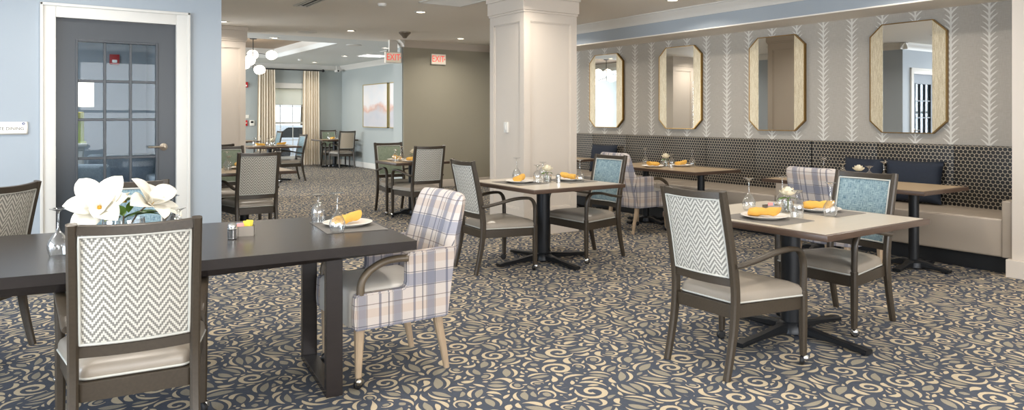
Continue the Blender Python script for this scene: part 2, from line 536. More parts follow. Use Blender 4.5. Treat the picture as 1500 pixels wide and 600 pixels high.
    for i in range(-3, 6):
        for j in range(-3, 13):
            c = fc+[i*T, j*T]
            ok = (c[:, 0] > X0+.02) & (c[:, 0] < X1-.02) & (c[:, 1] > -1.6) & (c[:, 1] < Y1-.02) & ((c[:, 0] > -1.5) | (c[:, 1] < 7)) & ((c[:, 1] < 7) | (c[:, 0] > 0))
            if not ok.any(): continue
            AV.append(V+[i*T, j*T]); AQ.append(Q[ok]+o2); AM.append(Mi[ok]); o2 += len(V)
    AV = np.concatenate(AV); AQ = np.concatenate(AQ); AM = np.concatenate(AM)
    used = np.unique(AQ); remap = np.zeros(len(AV), np.int64); remap[used] = np.arange(len(used)); AV = AV[used]; AQ = remap[AQ]
    base = np.array([[X0-.15, Y0-.15, 0], [X1+.15, Y0-.15, 0], [X1+.15, Y1+.15, 0], [X0-.15, Y1+.15, 0]])
    verts = np.concatenate([base, np.concatenate([AV, np.full((len(AV), 1), .0009)], 1)])
    AQ = AQ+4; faces = np.concatenate([[[0, 1, 2, 3]], AQ])
    me = bpy.data.meshes.new('floor')
    me.vertices.add(len(verts)); me.vertices.foreach_set('co', verts.astype(np.float32).ravel())
    me.loops.add(len(faces)*4); me.loops.foreach_set('vertex_index', faces.astype(np.int32).ravel())
    me.polygons.add(len(faces)); me.polygons.foreach_set('loop_start', (np.arange(len(faces))*4).astype(np.int32))
    me.polygons.foreach_set('material_index', np.concatenate([[0], AM]).astype(np.int32))
    for k in ('carpet_ground', 'carpet_cream', 'carpet_taupe'): me.materials.append(MATS[k])
    me.update(calc_edges=True); me.validate()
    o = bpy.data.objects.new('floor', me); COL.objects.link(o); o['kind'] = 'structure'
    area_ = 0
    print('carpet strokes', len(strokes), 'faces', len(faces))
    return o
carpet()

def wall(name, a, b, mat, z0=0, z1=H):
    bm = NB(); box(bm, (a[0], a[1], z0), (b[0], b[1], z1)); return struct(name, bm, mat)
T_ = .12
# door wall with an opening for the door (X .165-1.09, z 0-2.18)
bm = NB()
box(bm, (-4.5, YD, 0), (.165, YD+T_, H)); box(bm, (1.09, YD, 0), (XD, YD+T_, H)); box(bm, (.165, YD, 2.18), (1.09, YD+T_, H))
box(bm, (XD-T_, YD+T_, 0), (XD, 11.3, H))
struct('wall_door_side', bm, 'blue_wall')
wall('wall_lounge_back', (-3.0, 11.18), (XD-T_, 11.3), 'blue_wall')
wall('wall_lounge_side', (-3.12, YD+T_), (-3.0, YF+.12), 'far_blue_wall')
wall('wall_mirror_side', (XR, -3.5), (XR+T_, YE), 'frond_wallpaper')
wall('wall_exit_side', (5.70, YE), (XR+T_, 12.32), 'taupe_wall')
wall('wall_paintings_side', (XF, 12.32), (XF+T_, YF+.12), 'far_blue_wall')
# thin blue pilaster at the end of the exit wall
bm = NB(); box(bm, (5.68, YE+.02, 0), (5.70, 12.34, H)); box(bm, (5.68, 12.32, 0), (XF, 12.345, H)); struct('wall_pilaster', bm, 'far_blue_wall')
# far wall with the window opening
WX0, WX1, WZ0, WZ1 = 5.22, 6.22, .22, 2.10
bm = NB()
box(bm, (-3.12, YF, 0), (WX0, YF+T_, H)); box(bm, (WX1, YF, 0), (XF+T_, YF+T_, H))
box(bm, (WX0, YF, 0), (WX1, YF+T_, WZ0)); box(bm, (WX0, YF, WZ1), (WX1, YF+T_, H))
struct('wall_far', bm, 'far_blue_wall')
# walls around the camera, with windows
bm = NB(); box(bm, (-4.62, -3.6, 0), (-4.5, YD+T_, H)); struct('wall_left', bm, 'blue_wall')
bm = NB(); box(bm, (-4.62, -3.62, 0), (XR+T_, -3.5, H)); struct('wall_back', bm, 'cream_paint')
def near_window(n, x0, x1, y0, y1, axis):
    bm = NB(); k = 4 if axis == 'y' else 5
    if axis == 'y':
        for z in (.46, 1.45, 2.52): box(bm, (x0, y0, z-.03), (x1, y1, z+.03))
        for i in range(k+1):
            y = y0+(y1-y0)*i/k; box(bm, (x0, y-.03, .45), (x1, y+.03, 2.53))
    else:
        for z in (.46, 1.45, 2.52): box(bm, (x0, y0, z-.03), (x1, y1, z+.03))
        for i in range(k+1):
            x = x0+(x1-x0)*i/k; box(bm, (x-.03, y0, .45), (x+.03, y1, 2.53))
    struct('window_%d' % n, bm, 'white_trim')
near_window(2, -4.40, -4.36, -.45, 5.25, 'y')
near_window(3, -2.2, 5.4, -3.40, -3.36, 'x')
# stub wall at the right edge of the picture
wall('wall_right_stub', (6.80, 1.2), (XR, 2.55), 'cream_paint')

# ceiling with the raised tray in the far room
TX0, TX1, TY0, TY1 = .4, 4.88, 13.15, 17.45
bm = NB(); box(bm, (-4.62, -3.6, H), (XR+T_, 12.33, H+.1)); struct('ceiling', bm, 'ceiling_paint')
bm = NB()
box(bm, (-3.12, 12.33, H), (XF+T_, TY0, H+.1)); box(bm, (-3.12, TY1, H), (XF+T_, YF+.12, H+.1))
box(bm, (-3.12, TY0, H), (TX0, TY1, H+.1)); box(bm, (TX1, TY0, H), (XF+T_, TY1, H+.1))
struct('ceiling', bm, 'far_ceiling_daylit')
bm = NB()
for a, b_ in (((TX0-.05, TY0-.05), (TX1+.05, TY0)), ((TX0-.05, TY1), (TX1+.05, TY1+.05)), ((TX0-.05, TY0), (TX0, TY1)), ((TX1, TY0), (TX1+.05, TY1))):
    box(bm, (a[0], a[1], H+.1), (b_[0], b_[1], H+.30))
struct('trim_1', bm, 'white_trim')
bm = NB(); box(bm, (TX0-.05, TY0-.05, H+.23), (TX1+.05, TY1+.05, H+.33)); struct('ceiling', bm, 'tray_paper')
# soffit over the banquette
bm = NB(); box(bm, (7.05, -3.5, 2.46), (XR, 10.9, H)); struct('wall_soffit', bm, 'blue_wall')
bm = NB(); box(bm, (7.045, -3.5, 2.445), (XR, 10.9, 2.46)); struct('ceiling', bm, 'ceiling_paint')

CROWN = [(0, -.125), (.012, -.125), (.018, -.10), (.045, -.055), (.075, -.03), (.082, -.015), (.10, -.012), (.10, 0), (0, 0)]
def crown(name, p0, p1, out, mat, z=H):
    bm = NB(); profile_run(bm, CROWN, (p0[0], p0[1], z), (p1[0], p1[1], z), out); return struct(name, bm, mat, smooth=30)
crown('trim_2', (7.05, -3.5), (7.05, 10.9), (-1, 0, 0), 'white_trim')
crown('trim_3', (5.66, YE), (XR, YE), (0, -1, 0), 'cream_paint')
crown('trim_4', (5.68, YE-.1), (5.68, 12.345), (-1, 0, 0), 'white_trim')
crown('trim_5', (-3, YF), (XF, YF), (0, -1, 0), 'white_trim')
crown('trim_6', (XF, 12.34), (XF, YF), (-1, 0, 0), 'white_trim')
crown('trim_7', (-4.5, YD), (XD+.1, YD), (0, -1, 0), 'white_trim')
crown('trim_8', (XD, YD-.1), (XD, 11.3), (1, 0, 0), 'white_trim')
BASE = [(0, 0), (.016, 0), (.016, .105), (.011, .118), (.011, .130), (.005, .14), (0, .14)]
def baseb(name, p0, p1, out, mat='cream_paint'):
    bm = NB(); profile_run(bm, BASE, (*p0, 0), (*p1, 0), out); return struct(name, bm, mat, smooth=30)
baseb('baseboard_exit', (5.68, YE), (XR, YE), (0, -1, 0))
baseb('baseboard_far', (-3, YF), (XF, YF), (0, -1, 0))
baseb('baseboard_paintings', (XF, 12.345), (XF, YF), (-1, 0, 0), 'white_trim')
baseb('baseboard_pilaster', (5.68, YE), (5.68, 12.345), (-1, 0, 0), 'white_trim')
baseb('baseboard_door_left', (-4.5, YD), (.07, YD), (0, -1, 0), 'white_trim')
baseb('baseboard_door_right', (1.2, YD), (XD+.016, YD), (0, -1, 0), 'white_trim')
baseb('baseboard_corridor', (XD, YD), (XD, 11.3), (1, 0, 0), 'white_trim')
bm = NB(); box(bm, (6.765, 1.2, 0), (6.80, 2.585, .15), .006); box(bm, (6.80, 2.55, 0), (6.86, 2.585, .15), .004); struct('baseboard_stub', bm, 'cream_paint')

def column(name, x0, x1, y0, y1, mat):
    bm = NB(); r = .018
    box(bm, (x0+r, y0+r, 0), (x1-r, y1-r, H))
    st = .085
    # raised stiles and rails leave recessed panels on every face
    for (a, b_) in (((x0, y0), (x0+st, y0+st)), ((x1-st, y0), (x1, y0+st)), ((x0, y1-st), (x0+st, y1)), ((x1-st, y1-st), (x1, y1))):
        box(bm, (a[0], a[1], .30), (b_[0], b_[1], 2.42))
    for z0, z1 in ((0, .30), (2.42, H)):
        box(bm, (x0, y0, z0), (x1, y1, z1))
    # thin bead around the panels
    for q in (x0+st, x1-st-.014):
        for yy in ((y0+.008, y0+r+.002), (y1-r-.002, y1-.008)):
            box(bm, (q, yy[0], .30), (q+.014, yy[1], 2.42))
    for q in (y0+st, y1-st-.014):
        for xx in ((x0+.008, x0+r+.002), (x1-r-.002, x1-.008)):
            box(bm, (xx[0], q, .30), (xx[1], q+.014, 2.42))
    box(bm, (x0+.008, y0+.008, 2.408), (x1-.008, y1-.008, 2.42)); box(bm, (x0+.008, y0+.008, .30), (x1-.008, y1-.008, .314))
    o = struct(name, bm, mat)
    t = NB()
    for e, z0, z1 in ((.012, 2.52, 2.545), (.022, 2.545, H-.06), (.035, H-.06, H)):
        box(t, (x0-e, y0-e, z0), (x1+e, y1+e, z1), .004)
    for e, z0, z1 in ((.018, 0, .13), (.010, .13, .15)):
        box(t, (x0-e, y0-e, z0), (x1+e, y1+e, z1), .003)
    struct('column_moulding', t, mat, o)
    return o
column('column', 4.56, 5.32, 6.47, 7.18, 'cream_paint')
column('column', 2.10, 2.80, 11.58, 12.30, 'cream_paint')

# ---- door 1
d1 = empty('door_1', (0, 0, 0)); d1['kind'] = 'structure'
bm = NB(); y = YD+.03; yt = YD+.075
X0, X1, ZT = .172, 1.083, 2.17; GX0, GX1, GZ0, GZ1 = .331, .922, .33, 1.98
box(bm, (X0, y, .01), (GX0, yt, ZT)); box(bm, (GX1, y, .01), (X1, yt, ZT)); box(bm, (GX0, y, .01), (GX1, yt, GZ0)); box(bm, (GX0, y, GZ1), (GX1, yt, ZT))
for a, b_ in (((GX0-.02, GZ0-.02), (GX0, GZ1+.02)), ((GX1, GZ0-.02), (GX1+.02, GZ1+.02)), ((GX0, GZ0-.02), (GX1, GZ0)), ((GX0, GZ1), (GX1, GZ1+.02))):
    box(bm, (a[0], y-.008, a[1]), (b_[0], y, b_[1]), .003)
struct('door_panel', bm, 'dark_door', d1)
bm = NB()
for i in (1, 2):
    x = GX0+(GX1-GX0)*i/3; box(bm, (x-.011, y+.002, GZ0), (x+.011, yt, GZ1), .003)
for i in range(1, 5):
    z = GZ0+(GZ1-GZ0)*i/5; box(bm, (GX0, y+.004, z-.011), (GX1, yt, z+.011), .003)
struct('muntin', bm, 'dark_door', d1)
bm = NB(); box(bm, (GX0, y+.026, GZ0), (GX1, y+.030, GZ1)); struct('pane', bm, 'pane_glass', d1)
bm = NB()
for a, b_ in (((.070, 0), (.172, 2.272)), ((1.083, 0), (1.19, 2.272)), ((.172, 2.17), (1.083, 2.272))):
    box(bm, (a[0], YD-.02, a[1]), (b_[0], YD+.002, b_[1]), .004)
for a, b_ in (((.062, 0), (.085, 2.285)), ((1.175, 0), (1.198, 2.285)), ((.062, 2.262), (1.198, 2.285))):
    box(bm, (a[0], YD-.034, a[1]), (b_[0], YD, b_[1]), .005)
for a, b_ in (((.160, 0), (.172, 2.18)), ((1.083, 0), (1.095, 2.18)), ((.172, 2.17), (1.083, 2.18))):
    box(bm, (a[0], YD-.01, a[1]), (b_[0], YD+T_, b_[1]))
struct('door_frame', bm, 'white_trim', d1, smooth=30)
bm = NB()
def rotx(bm_, prof, c, seg=24):     # lathe whose axis is -Y
    t = bmesh.new(); lathe(t, prof, seg=seg); merge(bm_, t, Matrix.Translation(c) @ Matrix.Rotation(PI/2, 4, 'X'))
rotx(bm, [(0, 0), (.033, 0), (.033, .008), (.026, .014), (.012, .018), (.012, .05), (0, .052)], (.985, y, 1.075))
tube(bm, spline([(.985, y-.045, 1.075), (.95, y-.052, 1.077), (.90, y-.05, 1.076), (.855, y-.046, 1.078)]), [.011]*4+[.010]*8+[.009]*7)
struct('door_handle', bm, 'nickel', d1, smooth=40)
for z in (1.95, 1.05, .22):
    bm = NB(); tube(bm, [(.166, YD+.02, z-.05), (.166, YD+.02, z+.05)], .008); box(bm, (.160, YD+.018, z-.045), (.172, YD+.032, z+.045))
    struct('hinge', bm, 'nickel', d1, smooth=40)

# ---- window 1 (far wall)
w1 = empty('window_1', (0, 0, 0)); w1['kind'] = 'structure'
bm = NB()
e = .09
for a, b_ in (((WX0-e, WZ0-e), (WX0, WZ1+.12)), ((WX1, WZ0-e), (WX1+e, WZ1+.12)), ((WX0-e, WZ1), (WX1+e, WZ1+.14)), ((WX0-e, WZ0-e), (WX1+e, WZ0))):
    box(bm, (a[0], YF-.03, a[1]), (b_[0], YF+.01, b_[1]), .005)
box(bm, (WX0-.12, YF-.07, WZ0-.02), (WX1+.12, YF, WZ0+.01), .005)
struct('window_frame', bm, 'white_trim', w1)
bm = NB(); s = .045
for z0, z1 in ((WZ0, 1.19), (1.15, WZ1)):
    yy = YF+.03 if z0 < 1 else YF+.06
    box(bm, (WX0, yy, z0), (WX0+s, yy+.03, z1)); box(bm, (WX1-s, yy, z0), (WX1, yy+.03, z1)); box(bm, (WX0, yy, z0), (WX1, yy+.03, z0+s)); box(bm, (WX0, yy, z1-s), (WX1, yy+.03, z1))
    for i in (1, 2):
        x = WX0+(WX1-WX0)*i/3; box(bm, (x-.008, yy+.005, z0), (x+.008, yy+.025, z1))
    zm = (z0+z1)/2; box(bm, (WX0, yy+.005, zm-.008), (WX1, yy+.025, zm+.008))
struct('sash', bm, 'white_trim', w1)
bm = NB(); box(bm, (WX0, YF+.045, WZ0), (WX1, YF+.049, WZ1)); struct('pane', bm, 'window_glass', w1)
bm = NB(); box(bm, (WX0+.01, YF+.012, 1.66), (WX1-.01, YF+.016, WZ1)); tube(bm, [(WX0+.01, YF+.014, 1.66), (WX1-.01, YF+.014, 1.66)], .012)
struct('roller_shade', bm, 'shade_cloth', w1)

# ------------------------------------------------------------------ outside the far window
bm = NB(); box(bm, (-12, YF+.3, -.45), (26, 60, -.4)); tag(obj('lawn', bm, 'grass'), 'green lawn outside the far window', 'lawn', kind='stuff')
bm = NB(); box(bm, (-12, 24, -.4), (26, 33, -.38)); struct('ground_parking', bm, 'asphalt')
def tree(x, y, h, r, lab):
    t = empty('tree', (x, y, -.37)); tag(t, lab, 'tree', 'trees outside the window')
    bm = NB(); tube(bm, [(0, 0, 0), (.05, 0, h*.35), (0, .05, h*.7)], [.16, .12, .06]); obj('trunk', bm, 'bark', t)
    bm = NB(); rr = random.Random(int(x*10))
    for k in range(240):
        v = Vector((rr.gauss(0, 1), rr.gauss(0, 1), rr.gauss(0, 1))).normalized()*r*rr.uniform(.5, 1)
        c = Vector((v.x, v.y, h*.68+v.z*.8)); a = Vector((rr.gauss(0, 1), rr.gauss(0, 1), rr.gauss(0, 1))).normalized()*.22; b2 = a.orthogonal().normalized()*.16
        vs = [bm.verts.new(c+q) for q in (a, b2, -a, -b2)]; bm.faces.new(vs)
    obj('foliage', bm, 'foliage', t, smooth=0)
tree(8.2, 33.5, 5.5, 1.9, 'leafy tree beyond the parking area, left in the far window')
tree(11.5, 36, 6.5, 2.2, 'taller leafy tree beyond the parking area, right in the far window')
tree(6.2, 27.5, 4.2, 1.2, 'small leafy tree nearest to the far window')
car = empty('car', (9.2, 28, -.38)); tag(car, 'pale parked car outside the far window', 'car')
bm = NB(); extrude_poly(bm, [(-2.1, -.85, .25), (2.1, -.85, .25), (2.15, -.85, .75), (1.3, -.85, .85), (.8, -.85, 1.35), (-1.2, -.85, 1.38), (-1.9, -.85, .9), (-2.15, -.85, .8)], (0, 1.7, 0), bev=.06); obj('car_body', bm, 'car_paint', car)
bm = NB(); extrude_poly(bm, [(1.15, -.87, .9), (.72, -.87, 1.28), (-1.1, -.87, 1.30), (-1.6, -.87, .92)], (0, 1.74, 0), bev=.02); obj('car_window', bm, 'slot_black', car)
for x in (-1.3, 1.3):
    for yy in (-.87, .67):
        bm = NB(); t = bmesh.new(); lathe(t, [(0, 0), (.31, 0), (.33, .05), (.33, .15), (.31, .2), (0, .2)], seg=20); merge(bm, t, Matrix.Translation((x, yy+.2, .33)) @ Matrix.Rotation(PI/2, 4, 'X')); obj('wheel', bm, 'rubber', car)

# ------------------------------------------------------------------ curtains and rod
def curtain(x0, x1, lab):
    bm = NB(); n = 90; r0 = []; r1 = []
    for zi, z in enumerate((2.58, 2.50, 1.8, 1.0, .3, .03)):
        ring = []
        for k in range(n+1):
            u = k/n; fl = .5+.5*zi/5
            flare = 1+.16*(zi/5); xc = (x0+x1)/2
            ring.append(Vector((xc+(x0+(x1-x0)*u-xc)*flare, YF-.13+.035*math.sin(u*2*PI*7)*(.6+.4*fl)+.010*math.sin(u*31+zi*.4), z)))
        back = [p+Vector((0, .006, 0)) for p in reversed(ring)]
        r0.append(ring+back)
    loft(bm, r0)
    o = obj('curtain', bm, 'curtain_cloth', smooth=60); tag(o, lab, 'curtain', 'curtains of the far window')
curtain(4.93, 5.36, 'long cream curtain, left of the bright far window')
curtain(6.12, 6.55, 'long cream curtain, right of the bright far window')
rod = empty('curtain_rod', (0, 0, 0)); tag(rod, 'black curtain rod with round finials above the far window', 'curtain rod')
bm = NB(); tube(bm, [(4.86, YF-.125, 2.60), (6.66, YF-.125, 2.60)], .016); obj('pole', bm, 'slot_black', rod)
for x in (4.85, 6.67):
    bm = NB(); bmesh.ops.create_icosphere(bm, subdivisions=2, radius=.04, matrix=Matrix.Translation((x, YF-.125, 2.60))); obj('finial', bm, 'slot_black', rod)
for x in (4.98, 6.5):
    bm = NB(); box(bm, (x-.01, YF-.13, 2.585), (x+.01, YF, 2.60)); box(bm, (x-.015, YF-.01, 2.55), (x+.015, YF, 2.63)); obj('bracket', bm, 'slot_black', rod)

# ------------------------------------------------------------------ lounge behind the glass door
def lounge():
    cab = empty('cabinet', (.15, 9.6, 0)); tag(cab, 'white cabinet seen through the glass door, lamp on it', 'cabinet')
    bm = NB(); box(bm, (-.35, -.25, .08), (.35, .25, 1.0), .005); box(bm, (-.38, -.28, 1.0), (.38, .28, 1.04), .006); box(bm, (-.32, -.22, 0), (.32, .22, .08)); obj('body', bm, 'white_trim', cab)
    for s in (-1, 1):
        bm = NB(); box(bm, (s*.172-.16, -.268, .12), (s*.172+.16, -.25, .96), .004); d = obj('door', bm, 'white_trim', cab)
        bm = NB(); bmesh.ops.create_uvsphere(bm, u_segments=12, v_segments=8, radius=.014, matrix=Matrix.Translation((s*.03, -.28, .6))); obj('knob', bm, 'nickel', d)
    lamp = empty('table_lamp', (.44, 9.55, 1.04)); tag(lamp, 'table lamp with green glass base behind the glass door', 'lamp')
    bm = NB(); box(bm, (-.07, -.05, 0), (.07, .05, .36), .02); box(bm, (-.09, -.07, 0), (.09, .07, .02), .004); obj('lamp_base', bm, 'lamp_green', lamp)
    bm = NB(); lathe(bm, [(.17, .42), (.17, .70), (.167, .70), (.167, .42)], cap=False, seg=32); obj('lamp_shade', bm, 'shade_glow', lamp)
    bm = NB(); tube(bm, [(0, 0, .34), (0, 0, .55)], .008); obj('stem', bm, 'nickel', lamp)
    def arm(x, y, rz, m1, m2, w, lab, cat, nm):
        c = empty(nm, (x, y, 0), rz); tag(c, lab, cat)
        bm = NB(); box(bm, (-w, -.4, .12), (w, .4, .34), .03); obj('base', bm, m1, c, 50)
        bm = NB(); stack(bm, trap(w-.12, w-.12, -.38, .28, .06), [(.97, .34), (1, .37), (1, .44), (.96, .48), (.5, .5)]); obj('seat', bm, m2, c, 60)
        bm = NB(); box(bm, (-w, .24, .3), (w, .42, .88), .05); obj('backrest', bm, m1, c, 60)
        for s in (-1, 1):
            bm = NB(); box(bm, (s*(w-.06)-.07, -.4, .3), (s*(w-.06)+.07, .34, .62), .05); obj('armrest', bm, m1, c, 60)
            for yy in (-.34, .34):
                bm = NB(); box(bm, (s*(w-.07)-.025, yy-.025, 0), (s*(w-.07)+.025, yy+.025, .13), .004); obj('leg', bm, 'dark_wood', c)
    arm(.45, 8.45, 2.6, 'sofa_grey', 'sofa_grey', .40, 'grey upholstered armchair behind the left panes of the glass door', 'armchair', 'armchair')
    arm(1.0-.05, 9.75, 0, 'sofa_grey', 'sofa_blue', .38, 'armchair with a blue seat behind the right panes of the glass door', 'armchair', 'armchair')
    l = bpy.data.lights.new('lounge_fill', 'AREA'); l.shape = 'DISK'; l.size = .5; l.energy = 55; l.color = (.92, .96, 1)  # added area light with no fixture, brightens the lounge interior
    o = bpy.data.objects.new('lounge_fill', l); COL.objects.link(o); o.location = (-.4, 9.0, 2.7)
lounge()

# ------------------------------------------------------------------ banquette along the mirror wall
def banquette(y0, y1, lab, arms):
    t = empty('banquette', (0, 0, 0)); tag(t, lab, 'banquette', 'booth benches under the mirrors')
    bm = NB(); box(bm, (6.93, y0, 0), (XR-.002, y1, .145)); obj('plinth', bm, 'black_kick', t)
    n = max(1, round((y1-y0)/1.7)); L = (y1-y0)/n
    for i in range(n):
        bm = NB(); box(bm, (6.85, y0+i*L+.002, .145), (7.54, y0+(i+1)*L-.002, .47), .022, 3); obj('seat', bm, 'banquette_vinyl', t, 50)
    n = max(1, round((y1-y0)/.8)); L = (y1-y0)/n
    for i in range(n):
        bm = NB(); box(bm, (7.53, y0+i*L+.001, .42), (XR-.002, y0+(i+1)*L-.001, 1.065), .010, 2); obj('back_panel', bm, 'honeycomb_fabric', t, 50)
    for a in arms:
        bm = NB(); w_ = .045 if a < 3 else .075; box(bm, (6.835, a-w_, .145), (7.53, a+w_, .63), .014, 3); obj('arm_block', bm, 'banquette_vinyl', t, 50)
banquette(2.552, 4.86, 'tan vinyl booth bench with honeycomb back, nearest the right edge', (2.598, 4.78))
banquette(4.87, 10.3, 'long tan vinyl booth bench with honeycomb back, behind the cream column', ())

# pillows
def pillow(x, y, z, rz, tilt, w, h, lab):
    bm = NB(); n = 14; g1 = []; 
    for side in (1, -1):
        vs = [[None]*(n+1) for _ in range(n+1)]
        for i in range(n+1):
            for j in range(n+1):
                u, v = i/n*2-1, j/n*2-1
                th = .075*((1-u**4)*(1-v**4))**.5
                pin = 1-.06*(1-abs(v)**2)*abs(u)-0; pin2 = 1-.06*(1-abs(u)**2)*abs(v)
                vs[i][j] = bm.verts.new((side*th, u*w/2*pin, v*h/2*pin2))
        for i in range(n):
            for j in range(n): bm.faces.new((vs[i][j], vs[i+1][j], vs[i+1][j+1], vs[i][j+1]))
    bmesh.ops.remove_doubles(bm, verts=bm.verts, dist=.0005)
    o = obj('pillow', bm, 'navy_cloth', smooth=80); o.location = (x, y, z); o.rotation_euler = (0, tilt, rz); tag(o, lab, 'pillow', 'navy pillows on the booth benches')
pillow(7.415, 3.66, .69, .06, .16, .56, .43, 'navy pillow on the booth bench, right of its pair behind the right booth table')
pillow(7.40, 4.18, .69, -.1, .17, .46, .43, 'navy pillow on the booth bench, left of its pair behind the right booth table')
pillow(7.40, 8.35, .69, .05, .16, .56, .44, 'navy pillow on the far bench, beside the cream column')

# ------------------------------------------------------------------ mirrors
def mirror(y, lab):
    t = empty('wall_mirror', (XR, y, 1.755)); tag(t, lab, 'mirror', 'octagonal mirrors on the wallpaper')
    hw, hh, iw, ch = .395, .585, .262, .125
    oc = [(-hw, -hh+ch), (-iw, -hh), (iw, -hh), (hw, -hh+ch), (hw, hh-ch), (iw, hh), (-iw, hh), (-hw, hh-ch)]
    bm = NB(); out = [Vector((-.045, a, b_)) for a, b_ in oc]; inn = [Vector((-.045, a*.975, b_*.984)) for a, b_ in oc]
    for i in range(8):
        j = (i+1) % 8
        extrude_poly(bm, [out[i], out[j], inn[j], inn[i]], (.043, 0, 0))
    obj('frame', bm, 'gold_edge', t, 0)
    bm = NB(); extrude_poly(bm, [Vector((-.036, a*.975, b_*.984)) for a, b_ in oc if abs(a) < .3], (.034, 0, 0)); obj('mirror_pane', bm, 'mirror_glass', t, 0)
    for s in (-1, 1):
        bm = NB(); pts = [(s*iw*.975, -hh*.984), (s*hw*.975, (-hh+ch)*.984), (s*hw*.975, (hh-ch)*.984), (s*iw*.975, hh*.984)]
        extrude_poly(bm, [Vector((-.040, a, b_)) for a, b_ in pts], (.036, 0, 0)); obj('wing', bm, 'champagne_leaf', t, 0)
for y_, l_ in ((3.82, 'octagonal champagne-edged wall mirror nearest the right edge'), (5.40, 'octagonal wall mirror second from the right, reflecting the cream column'), (6.97, 'octagonal wall mirror third from the right, reflecting a pier and the far window'), (8.53, 'octagonal wall mirror nearest the cream column')):
    mirror(y_, l_)

# ------------------------------------------------------------------ ceiling fixtures
CANS = [(x, y) for x in (-1.8, .3, 2.35, 4.33, 6.40) for y in (.9, 3.42, 5.97, 8.55, 11.06) if not (x < 1.5 and y > 6.9)]
CANS += [(6.02, 13.46), (6.04, 15.8), (6.1, 18.1), (3.6, 12.85), (1.5, 12.85), (3.7, 18.3), (1.6, 18.3)]
canb = NB(); lathe(canb, [(.082, .004), (.082, -.006), (.062, -.010), (.056, -.004), (.056, .003)], seg=28, cap=False)
CAN = obj('recessed_light', canb, 'fixture_white')
bm = NB(); lathe(bm, [(.055, 0), (.055, -.003), (0, -.004)], seg=24); obj('lens', bm, 'lamp_glow', CAN)
def can_label(x, y):
    row = {.9: 'nearest the camera', 3.42: 'above the foreground tables', 5.97: 'level with the middle tables', 8.55: 'beyond the cream column', 11.06: 'in front of the exit wall', 12.85: 'before the ceiling tray', 13.46: 'just past the blue pilaster', 15.8: 'beside the ceiling tray', 18.1: 'nearest the far window corner', 18.3: 'behind the ceiling tray'}[y]
    colm = {-1.8: 'outermost left', .3: 'left of the door', 1.5: 'on the left side', 1.6: 'on the left side', 2.35: 'in the left visible row', 3.6: 'on the right side', 3.7: 'on the right side', 4.33: 'in the middle row', 6.40: 'in the row by the soffit', 6.02: 'in the far room', 6.04: 'in the far room', 6.1: 'in the far room'}[x]
    return 'round recessed ceiling light %s, %s' % (row, colm)
for i, (x, y) in enumerate(CANS):
    o = CAN if i == 0 else copy_tree(CAN)
    o.location = (x, y, H); tag(o, can_label(x, y), 'ceiling light', 'recessed ceiling lights')
    l = bpy.data.lights.new('can_light', 'AREA'); l.shape = 'DISK'; l.size = .11; l.energy = CAN_W; l.color = (1, .92, .82); l.spread = 2.6
    lo = bpy.data.objects.new('can_light', l); COL.objects.link(lo); lo.location = (x, y, H-.012)
def grille(name, x0, x1, y0, y1, lab, slats, axis, mat='slot_black'):
    t = empty(name, (0, 0, 0)); tag(t, lab, 'air vent')
    bm = NB(); e = .03
    for a, b_ in (((x0, y0), (x1, y0+e)), ((x0, y1-e), (x1, y1)), ((x0, y0), (x0+e, y1)), ((x1-e, y0), (x1, y1))): box(bm, (a[0], a[1], H-.014), (b_[0], b_[1], H), .003)
    obj('frame', bm, 'fixture_white', t)
    bm = NB(); box(bm, (x0+e, y0+e, H-.003), (x1-e, y1-e, H-.001)); obj('backing', bm, mat, t)
    bm = NB()
    for i in range(slats):
        if axis == 'y':
            x = x0+e+(x1-x0-2*e)*(i+.5)/slats; box(bm, (x-.009, y0+e, H-.011), (x+.009, y1-e, H-.004))
        else:
            y = y0+e+(y1-y0-2*e)*(i+.5)/slats; box(bm, (x0+e, y-.007, H-.011), (x1-e, y+.007, H-.004))
    obj('slats', bm, 'fixture_white', t)
grille('slot_diffuser', 2.74, 2.93, 7.6, 8.95, 'white slot air diffuser in the ceiling left of the square grille', 2, 'y')
grille('return_grille', 3.93, 4.54, 7.22, 7.82, 'square white return air grille in the ceiling before the column', 14, 'x', 'ceiling_paint')
grille('ceiling_diffuser', 6.25, 6.65, 13.9, 14.3, 'small square diffuser in the far room ceiling', 6, 'x')
tr = empty('ceiling_panel_light', (0, 0, 0)); tag(tr, 'square glowing panel light in the far room ceiling', 'ceiling light')
bm = NB(); box(bm, (6.25, 15.0, H-.012), (6.85, 15.6, H), .003); obj('frame', bm, 'fixture_white', tr)
bm = NB(); box(bm, (6.28, 15.03, H-.015), (6.82, 15.57, H-.011)); obj('diffuser', bm, 'troffer_glow', tr)
def disc(name, x, y, r, h, mat, lab, cat, prof=None):
    bm = NB(); lathe(bm, prof or [(0, 0), (r, 0), (r, -h*.5), (r*.8, -h), (0, -h)], seg=28); o = obj(name, bm, mat, smooth=40); o.location = (x, y, H); tag(o, lab, cat)
disc('ceiling_speaker', 3.81, 11.68, .16, .012, 'fixture_white', 'flat round speaker in the ceiling before the tray', 'speaker')
disc('ceiling_speaker', 5.27, 13.29, .15, .012, 'fixture_white', 'flat round speaker in the ceiling left of the exit sign', 'speaker')
disc('smoke_detector', 3.62, 8.2, .055, .035, 'fixture_white', 'small white detector on the ceiling left of the square grille', 'smoke detector')
disc('dome_camera', 5.16, 10.77, .085, .09, 'caddy_metal', 'dark conical dome camera on the ceiling near the exit wall', 'security camera', [(0, 0), (.10, 0), (.10, -.02), (.05, -.07), (.03, -.10), (0, -.105)])
disc('smoke_detector', 5.5, 17.4, .055, .03, 'fixture_white', 'small white detector on the ceiling near the far window', 'smoke detector')
sc_ = empty('security_camera', (XF-.22, YF-.2, 2.60)); tag(sc_, 'small white camera on the crown in the far corner', 'security camera')
